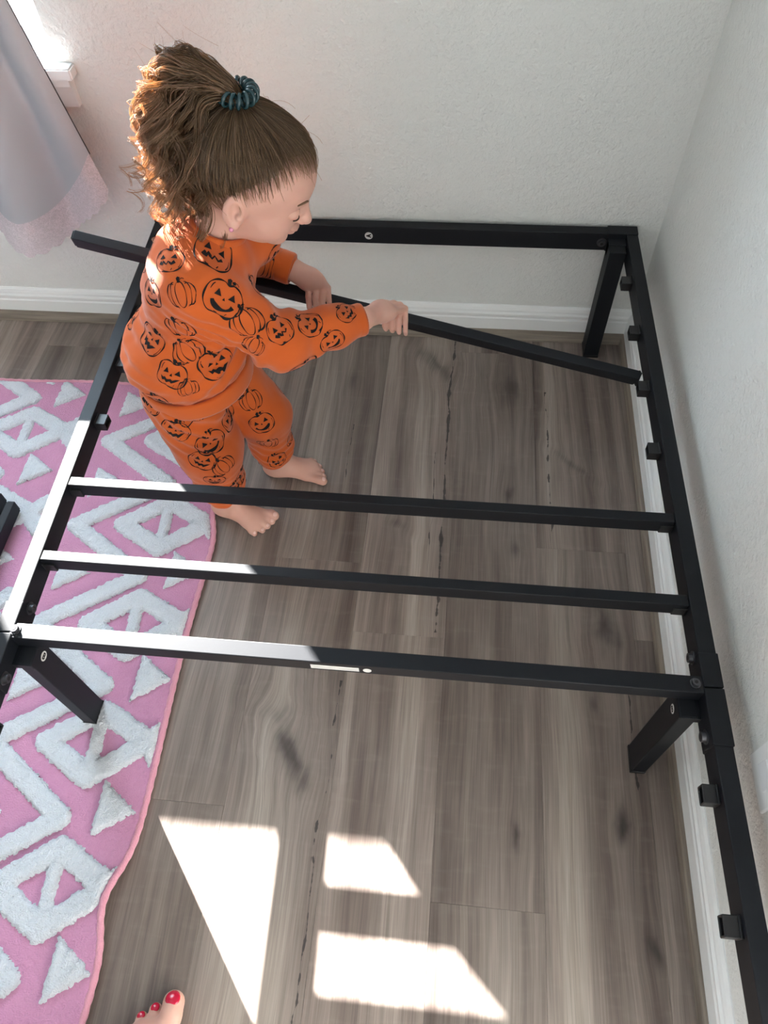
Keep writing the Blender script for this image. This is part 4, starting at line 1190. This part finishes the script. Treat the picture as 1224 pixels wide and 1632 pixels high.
class Print:
    def __init__(self, VF):
        self.t = BVHTree.FromPolygons([tuple(v) for v in VF[0]], [tuple(int(i) for i in f) for f in VF[1]])
        self.V = []; self.F = []; self.c = []; self.parts = []
    def map(self, P, off):
        loc, n, i, d = self.t.find_nearest(Vector(P))
        return np.array(loc + n * off)
    def put(self, c, n, right, size, kind, seed):
        c = np.array(c); n = np.array(n); T = np.array(right) - n * (np.array(right) @ n); T /= np.linalg.norm(T); Bv = np.cross(n, T)
        self.V = []; self.F = []
        r = random.Random(seed); st, fi = pumpkin(kind, r)
        sx = 1 + r.uniform(-.08, .08); sy = 1 + r.uniform(-.08, .08)
        to3 = lambda p: c + T * p[0] * size * sx + Bv * p[1] * size * sy
        for pts, w in st:
            pts = np.asarray(pts, float)
            seg = [pts[0]]                      # resample so that the ribbon bends with the cloth
            for a, b in zip(pts[:-1], pts[1:]):
                m = max(1, int(np.linalg.norm(b - a) / 0.06))
                for k in range(1, m + 1): seg.append(a + (b - a) * k / m)
            pts = np.array(seg)
            tg = np.gradient(pts, axis=0); tg /= np.linalg.norm(tg, axis=1)[:, None] + 1e-9
            nm = np.stack([-tg[:, 1], tg[:, 0]], -1)
            ww = np.array([w * (0.75 + 0.35 * math.sin(k * 0.55 + seed)) for k in range(len(pts))]) * 0.5
            b0 = len(self.V)
            for p, q, h in zip(pts, nm, ww):
                self.V.append(self.map(to3(p + q * h), 0.0007)); self.V.append(self.map(to3(p - q * h), 0.0007))
            for k in range(len(pts) - 1):
                a = b0 + 2 * k; self.F.append((a, a + 1, a + 3, a + 2))
        for poly in fi:
            pl = np.array(poly, float); ce = pl.mean(0); b0 = len(self.V)
            ring = []
            for a, b in zip(pl, np.roll(pl, -1, 0)):
                for k in range(3): ring.append(a + (b - a) * k / 3)
            m = len(ring)
            self.V.append(self.map(to3(ce), 0.0010))
            for sc_ in (0.5, 1.0):
                for p in ring: self.V.append(self.map(to3(ce + (p - ce) * sc_), 0.0009))
            for k in range(m):
                k2 = (k + 1) % m
                self.F.append((b0, b0 + 1 + k, b0 + 1 + k2)); self.F.append((b0 + 1 + k, b0 + 1 + m + k, b0 + 1 + m + k2, b0 + 1 + k2))
        self.c.append(c); self.parts.append((self.V, self.F))
camR, camU, camF = np.array(R3.col[0]), np.array(R3.col[1]), -np.array(R3.col[2])
def ray_dir(px):
    d = camF + camR * (px[0] - 612) / 1165.753 - camU * (px[1] - 816) / 1165.753
    return Vector(d / np.linalg.norm(d))
SHIRT_PR = [((341, 404), 76, 'zig', 12), ((267, 414), 56, 'zig', 8), ((413, 430), 62, 'plain', 35), ((243, 468), 62, 'smile', 0), ((288, 470), 58, 'plain', -8),
            ((356, 478), 70, 'smile', 22), ((288, 522), 60, 'plain', -12), ((243, 541), 58, 'jack', 50), ((299, 560), 58, 'plain', -28), ((345, 580), 62, 'jack', -18),
            ((272, 598), 56, 'jack', 24), ((394, 514), 62, 'plain', -25), ((446, 527), 56, 'zig', -32), ((494, 517), 52, 'smile', -75), ((553, 497), 46, 'jack', -60),
            ((530, 545), 46, 'smile', -50), ((440, 478), 36, 'plain', 30), ((404, 552), 46, 'plain', 40), ((404, 584), 44, 'plain', 12), ((437, 408), 44, 'zig', 60), ((300, 620), 40, 'plain', 0)]
PANT_PR = [((238, 638), 58, 'zig', 30), ((280, 640), 48, 'smile', 25), ((307, 660), 54, 'plain', -30), ((280, 686), 54, 'jack', 22), ((335, 707), 54, 'smile', -22), ((364, 664), 50, 'jack', -70),
           ((394, 707), 42, 'zig', -75), ((400, 639), 44, 'plain', -15), ((417, 676), 46, 'smile', -20), ((427, 707), 40, 'plain', 25), ((322, 735), 48, 'jack', 30), ((357, 744), 44, 'plain', -38),
           ((386, 755), 42, 'zig', -15), ((443, 735), 40, 'jack', -40), ((342, 766), 36, 'jack', 30), ((374, 775), 36, 'jack', -20), ((248, 602), 44, 'jack', 30), ((380, 622), 40, 'zig', 40), ((230, 672), 40, 'plain', 30)]
for obj_, VF, lst in ((shirt, shirtVF, SHIRT_PR), (pants, pantsVF, PANT_PR)):
    pr = Print(VF)
    for k, (px, size, kind, ang) in enumerate(lst):
        d = ray_dir(px); hit, n, i, dist = pr.t.ray_cast(CAM_LOC, d)
        if hit is None: continue
        dep = (np.array(hit) - np.array(CAM_LOC)) @ camF
        a = math.radians(ang); right = camR * math.cos(a) - camU * math.sin(a)
        # average normal over a small patch, so that folds do not tilt the drawing
        nn = np.array(n)
        for q in ((8, 0), (-8, 0), (0, 8), (0, -8)):
            h2 = pr.t.ray_cast(CAM_LOC, ray_dir((px[0] + q[0], px[1] + q[1])))
            if h2[0] is not None: nn = nn + np.array(h2[1])
        nn = nn / np.linalg.norm(nn)
        pr.put(hit, nn, right, size * dep / 1165.753 * 0.94, kind, k + 1)
    # carry the print round to the sides the camera does not see
    Vn = VF[0]; Nn = vnormals(*VF); rs = np.random.RandomState(4)
    for t_ in rs.permutation(len(Vn))[:4000]:
        p = Vn[t_]
        if min(np.linalg.norm(p - c) for c in pr.c) < 0.062 or (Nn[t_] @ (np.array(CAM_LOC) - p)) > -0.1: continue
        side = np.cross(up, Nn[t_])
        if np.linalg.norm(side) < 0.3: continue
        pr.put(p, Nn[t_], side, 0.055, ('plain', 'jack', 'smile', 'zig')[t_ % 4], int(t_))
    for Vp, Fp in pr.parts:
        mesh_obj('pumpkin_print', Vp, Fp, M['ink'], obj_)

# ---- hair
def tint_attr(o, vals):
    at = o.data.attributes.new('tint', 'FLOAT', 'POINT'); at.data.foreach_set('value', np.asarray(vals, np.float32))
def strands(name, paths, radii, tints, parent, n=3, taper=lambda t: 1 - 0.55 * t):
    Vs, Fs, Ts = [], [], []; off = 0
    for P, r, t in zip(paths, radii, tints):
        m = len(P); rr = r * taper(np.linspace(0, 1, m))
        v, f = tube_np(P, rr, n); Vs.append(v); Fs.append(f + off); off += len(v)
        Ts.append(np.repeat(t, n) if np.ndim(t) else np.full(len(v), t))
    o = mesh_np(name, np.concatenate(Vs), np.concatenate(Fs), M['hair'], parent)
    tint_attr(o, np.concatenate(Ts)); return o
rs = np.random.RandomState(11)
CR = A3(0.086, 0.0705, 0.079)
def hairline_ok(d, pad=0.0):
    """d unit-sphere direction in head axes (f,l,u): is that place covered by hair"""
    f, l, u = d
    a = abs(l)
    lim = -0.62
    if f > 0.45: lim = 0.19 + 0.62 * (f - 0.45) + 0.12 * math.exp(-((a - 0.50) / 0.22) ** 2)
    elif f > 0.05: lim = -0.26 + (f - 0.05) * 1.075
    elif f > -0.22: lim = -0.26 + (0.05 - f) * -1.35
    return u > lim + pad
bun_d = A3(-0.42, -0.06, 0.90); bun_d /= np.linalg.norm(bun_d)
def scalp(d, off):
    # cranium joined with the forehead ellipsoid, pushed outwards by off
    d = d / np.linalg.norm(d)
    base = HC + d[0] * CR[0] * HF + d[1] * CR[1] * HL + d[2] * CR[2] * HU
    nr = d[0] / CR[0] * HF + d[1] / CR[1] * HL + d[2] / CR[2] * HU; nr /= np.linalg.norm(nr)
    hit = body_bvh.ray_cast(Vector(base + nr * 0.016), Vector(-nr))[0] if d[0] > 0.1 else None
    if hit is not None and (Vector(base) - hit).length < 0.016: base = np.array(hit)
    return base + nr * off
# scalp cap under the strands
Vc, Fc = [], []; NU, NV = 96, 64; ok = np.zeros((NU, NV + 1), bool)
for i in range(NU):
    for j in range(NV + 1):
        th = 2 * math.pi * i / NU; ph = math.pi * j / NV
        d = A3(math.sin(ph) * math.cos(th), math.sin(ph) * math.sin(th), math.cos(ph))
        ok[i, j] = hairline_ok(d, 0.36); Vc.append(scalp(d, 0.0028 + 0.002 * max(0, d[2])))
for i in range(NU):
    for j in range(NV):
        q = [(i, j), ((i + 1) % NU, j), ((i + 1) % NU, j + 1), (i, j + 1)]
        if all(ok[a, b] for a, b in q): Fc.append([a * (NV + 1) + b for a, b in q])
hair = mesh_np('hair', Vc, np.array(Fc)[:, ::-1], M['hair'], child); tint_attr(hair, np.full(len(Vc), 0.34))
paths, radii, tints = [], [], []
cnt = 0
while cnt < 5200:
    d = rs.normal(size=3); d /= np.linalg.norm(d)
    jit = rs.normal(size=3) * 0.075
    if not hairline_ok(d + jit) or d @ bun_d > 0.97: continue
    cnt += 1
    ang = math.acos(np.clip(d @ bun_d, -1, 1)); m = 12
    tt = np.linspace(0, 1, m)
    sway = rs.normal() * 0.05
    perp = np.cross(d, bun_d); perp /= np.linalg.norm(perp) + 1e-9
    hgt = 0.0035 + rs.rand() * 0.0035
    P = []
    for t in tt:
        e = (math.sin((1 - t) * ang) * d + math.sin(t * ang) * bun_d) / max(math.sin(ang), 1e-3) + perp * sway * math.sin(math.pi * t)
        P.append(scalp(e, 0.001 + hgt * min(1, t * 5) + 0.007 * t ** 3))
    paths.append(np.array(P)); radii.append(0.00036 + rs.rand() * 0.0003); tints.append(np.clip(0.42 + rs.normal() * 0.22 + 0.55 * np.exp(-tt * 8), 0, 1))
# wisps at the hairline and flyaways
for k in range(40):
    d = rs.normal(size=3); d /= np.linalg.norm(d)
    if not hairline_ok(d): continue
    g = rs.normal(size=3) * 0.4
    P = [scalp(d + g * t * 0.5, 0.004 + 0.016 * t + 0.004 * math.sin(5 * t + k)) for t in np.linspace(0, 1, 10)]
    paths.append(np.array(P)); radii.append(0.00022); tints.append(0.8)
strands('combed_hair', paths, radii, tints, hair, taper=lambda t: 0.35 + 0.65 * np.minimum(1, t * 3.5))
# ponytail
BB = scalp(bun_d, 0.012); back = -hh
pax = scalp(bun_d, 0.03) - scalp(bun_d, 0.0); pax /= np.linalg.norm(pax)
paths, radii, tints = [], [], []
def bez(cp, n):
    cp = np.array(cp); P = cp; t = np.linspace(0, 1, n)[:, None]
    # Catmull-Rom through the control points
    segs = len(cp) - 1; tt = np.linspace(0, segs - 1e-6, n); out = []
    Q = np.vstack([2 * cp[0] - cp[1], cp, 2 * cp[-1] - cp[-2]])
    for x in tt:
        i = int(x); u = x - i; p0, p1, p2, p3 = Q[i], Q[i + 1], Q[i + 2], Q[i + 3]
        out.append(0.5 * ((2 * p1) + (-p0 + p2) * u + (2 * p0 - 5 * p1 + 4 * p2 - p3) * u * u + (-p0 + 3 * p1 - 3 * p2 + p3) * u ** 3))
    return np.array(out)
sidev = np.cross(up, back)
locks = []
for c in range(96):
    th = rs.rand() * 2 * math.pi; rr_ = math.sqrt(rs.rand())
    ox, oy = rr_ * math.cos(th), rr_ * math.sin(th)         # ox: inside/outside of the arc, oy: sideways
    length = 0.70 + 0.30 * rs.rand()
    locks.append((ox, oy, length, rs.rand() * 6.28, rs.rand()))
for ox, oy, length, phs, rv in locks:
    cp = [BB - pax * 0.004 + back * 0.010 * ox + sidev * 0.010 * oy,
          BB + pax * (0.016 + 0.008 * ox) + back * (0.012) + sidev * 0.016 * oy,
          BB + up * (0.026 + 0.034 * ox) + back * (0.044 + 0.020 * ox + 0.012 * rv) + sidev * 0.036 * oy,
          BB + up * (-0.018 + 0.050 * ox) + back * (0.080 + 0.040 * ox) + sidev * 0.050 * oy,
          BB - up * (0.085 - 0.030 * ox) + back * (0.092 + 0.048 * ox) + sidev * 0.058 * oy,
          BB - up * (0.150 - 0.02 * ox) + back * (0.094 + 0.052 * ox) + sidev * 0.060 * oy,
          BB - up * (0.200 + 0.03 * rv) + back * (0.094 + 0.050 * ox) + sidev * 0.058 * oy]
    core = bez(cp, 60)[: int(60 * length)]
    m = len(core); s_ = np.linspace(0, 1, m)
    T_ = np.gradient(core, axis=0); T_ /= np.linalg.norm(T_, axis=1)[:, None]
    N1 = np.cross(T_, sidev); N1 /= np.linalg.norm(N1, axis=1)[:, None] + 1e-9; N2 = np.cross(T_, N1)
    turns = 3.0 + 1.6 * rv
    amp = (0.0125 + 0.006 * max(0, ox)) * np.clip((s_ - 0.30) / 0.4, 0, 1)
    for k in range(22):
        a0 = phs + rs.normal() * 0.16
        wig = amp * (1 + rs.normal() * 0.15)
        spread = 0.0030 - 0.0012 * s_ 
        o1, o2 = rs.normal(size=2)
        P = core + N1 * (wig * np.cos(a0 + turns * 2 * math.pi * s_) + spread * o1)[:, None] + N2 * (wig * np.sin(a0 + turns * 2 * math.pi * s_) + spread * o2)[:, None]
        paths.append(P[:: 1]); radii.append(0.00040 + 0.0003 * rs.rand()); tints.append(np.clip(0.46 + rs.normal() * 0.2 + 0.20 * s_ + 0.20 * (1 if ox > 0.3 else 0), 0, 1))  # outer locks also tinted lighter, standing in for sun
for k in range(46):                                              # ringlets springing from the outside of the tail
    hgt = 0.018 - 0.225 * (k + 0.5 * rs.rand()) / 46
    out_ = 0.112 + 0.030 * math.sin(math.pi * min(1, max(0, (0.05 - hgt) / 0.26))) + 0.010 * rs.normal()
    st_ = BB + back * (out_ - 0.03) + up * (hgt + 0.02) + sidev * 0.042 * rs.normal()
    en_ = BB + back * (out_ + 0.008) + up * (hgt - 0.055) + sidev * 0.05 * rs.normal()
    rad = 0.008 + 0.007 * rs.rand(); ph = rs.rand() * 6.28; tn = 1.4 + 1.6 * rs.rand()
    for j in range(9):
        tt = np.linspace(0, 1, 34); am = rad * np.clip(tt * 2.5, 0, 1) * (1 + 0.06 * rs.normal())
        a0 = ph + 0.10 * rs.normal(); jt = rs.normal(size=3) * 0.0011
        P = st_ + (en_ - st_) * tt[:, None] + jt + back * (am * np.cos(a0 + tn * 6.28 * tt))[:, None] + (up * 0.8 + sidev * 0.35) * (am * np.sin(a0 + tn * 6.28 * tt))[:, None]
        paths.append(P); radii.append(0.00036); tints.append(0.86 + 0.08 * rs.normal())  # pale tint puts sun glow into the ringlets' colour
for k in range(16):                                              # short flyaways over the crown
    p0 = BB + back * (0.02 + 0.09 * rs.rand()) + up * (0.030 + 0.02 * rs.rand()) + sidev * 0.03 * rs.normal()
    dv = back * (0.03 * rs.normal()) + up * (0.022 + 0.012 * rs.rand()) + sidev * 0.02 * rs.normal(); bend = (back * rs.normal() + sidev * rs.normal()) * 0.012
    tt = np.linspace(0, 1, 12); paths.append(p0 + dv * tt[:, None] + bend * (tt ** 2)[:, None]); radii.append(0.00020); tints.append(0.7)
strands('ponytail', paths, radii, tints, hair)
# coiled hair tie
TP = []; a1 = np.cross(pax, sidev); a1 /= np.linalg.norm(a1); a2 = np.cross(pax, a1)
for k in range(420):
    t = 2 * math.pi * k / 419; c_ = 15 * t
    rad = 0.0195 + 0.0075 * math.cos(c_)
    TP.append(BB + pax * (0.010 + 0.0085 * math.sin(c_)) + (a1 * math.cos(t) + a2 * math.sin(t)) * rad)
Vv, Ff = tube_np(TP, 0.0025, 7)
mesh_np('hair_tie', Vv, Ff, M['teal'], child)

# ---- the adult's bare foot at the lower edge of the picture
adult = empty('person'); tag(adult, 'bare foot with red painted toenails at the bottom edge of the photo', 'person')
FF = Field((-0.86, -1.74, -0.004), (-0.66, -1.42, 0.16), 0.0026)
fv = A3(-0.07, 1.0, 0); fv /= np.linalg.norm(fv); fw_ = A3(-fv[1], fv[0], 0)       # fw_ points to the little toe
b0 = A3(-0.728, -1.447, 0)
FF.ell(b0 - fv * 0.215 + fw_ * 0.028 + up * 0.034, (0.034, 0.030, 0.034), (fv, fw_, up), 0.02)
FF.ell(b0 - fv * 0.135 + fw_ * 0.030 + up * 0.034, (0.085, 0.034, 0.032), (fv, fw_, up), 0.02)
FF.ell(b0 - fv * 0.072 + fw_ * 0.026 + up * 0.022, (0.036, 0.044, 0.021), (fv, fw_, up), 0.02)
FF.cap(b0 - fv * 0.205 + fw_ * 0.028 + up * 0.05, b0 - fv * 0.215 + fw_ * 0.028 + up * 0.15, 0.034, 0.033, 0.03)
FF.cap(b0 - fv * 0.19 + fw_ * 0.028 + up * 0.085, b0 - fv * 0.08 + fw_ * 0.022 + up * 0.030, 0.030, 0.018, 0.03)
toes = []
for i, (dx, dy, r) in enumerate(((0.0, 0.0, 0.0165), (0.0265, -0.016, 0.0098), (0.0455, -0.027, 0.0090), (0.0615, -0.044, 0.0086), (0.075, -0.064, 0.0080))):
    tip = b0 + fw_ * dx + fv * (dy - r)
    rt = b0 + fw_ * (0.004 + dx * 0.86) - fv * 0.066
    FF.cap(rt + up * 0.020, tip - fv * 0.016 + up * (r + 0.004), r * 1.0, r * 0.92, 0.008)
    FF.cap(tip - fv * 0.016 + up * (r + 0.004), tip + up * r, r * 0.95, r * 0.96, 0.004)
    toes.append((tip, r))
V, F = FF.mesh(); V = relax(V, F, 2, 0.45); V[:, 2] = np.maximum(V[:, 2], 0.0005)
fo = mesh_np('foot', V, F, M['skin'], adult)
for tip, r in toes:
    small_ell('toenail', tip + fv * r * 0.28 + up * r * 1.66 - fw_ * r * 0.05, (r * 0.66, r * 0.66, r * 0.26), (fv - up * 0.42, fw_, up + fv * 0.42), M['nail'], fo, 18)
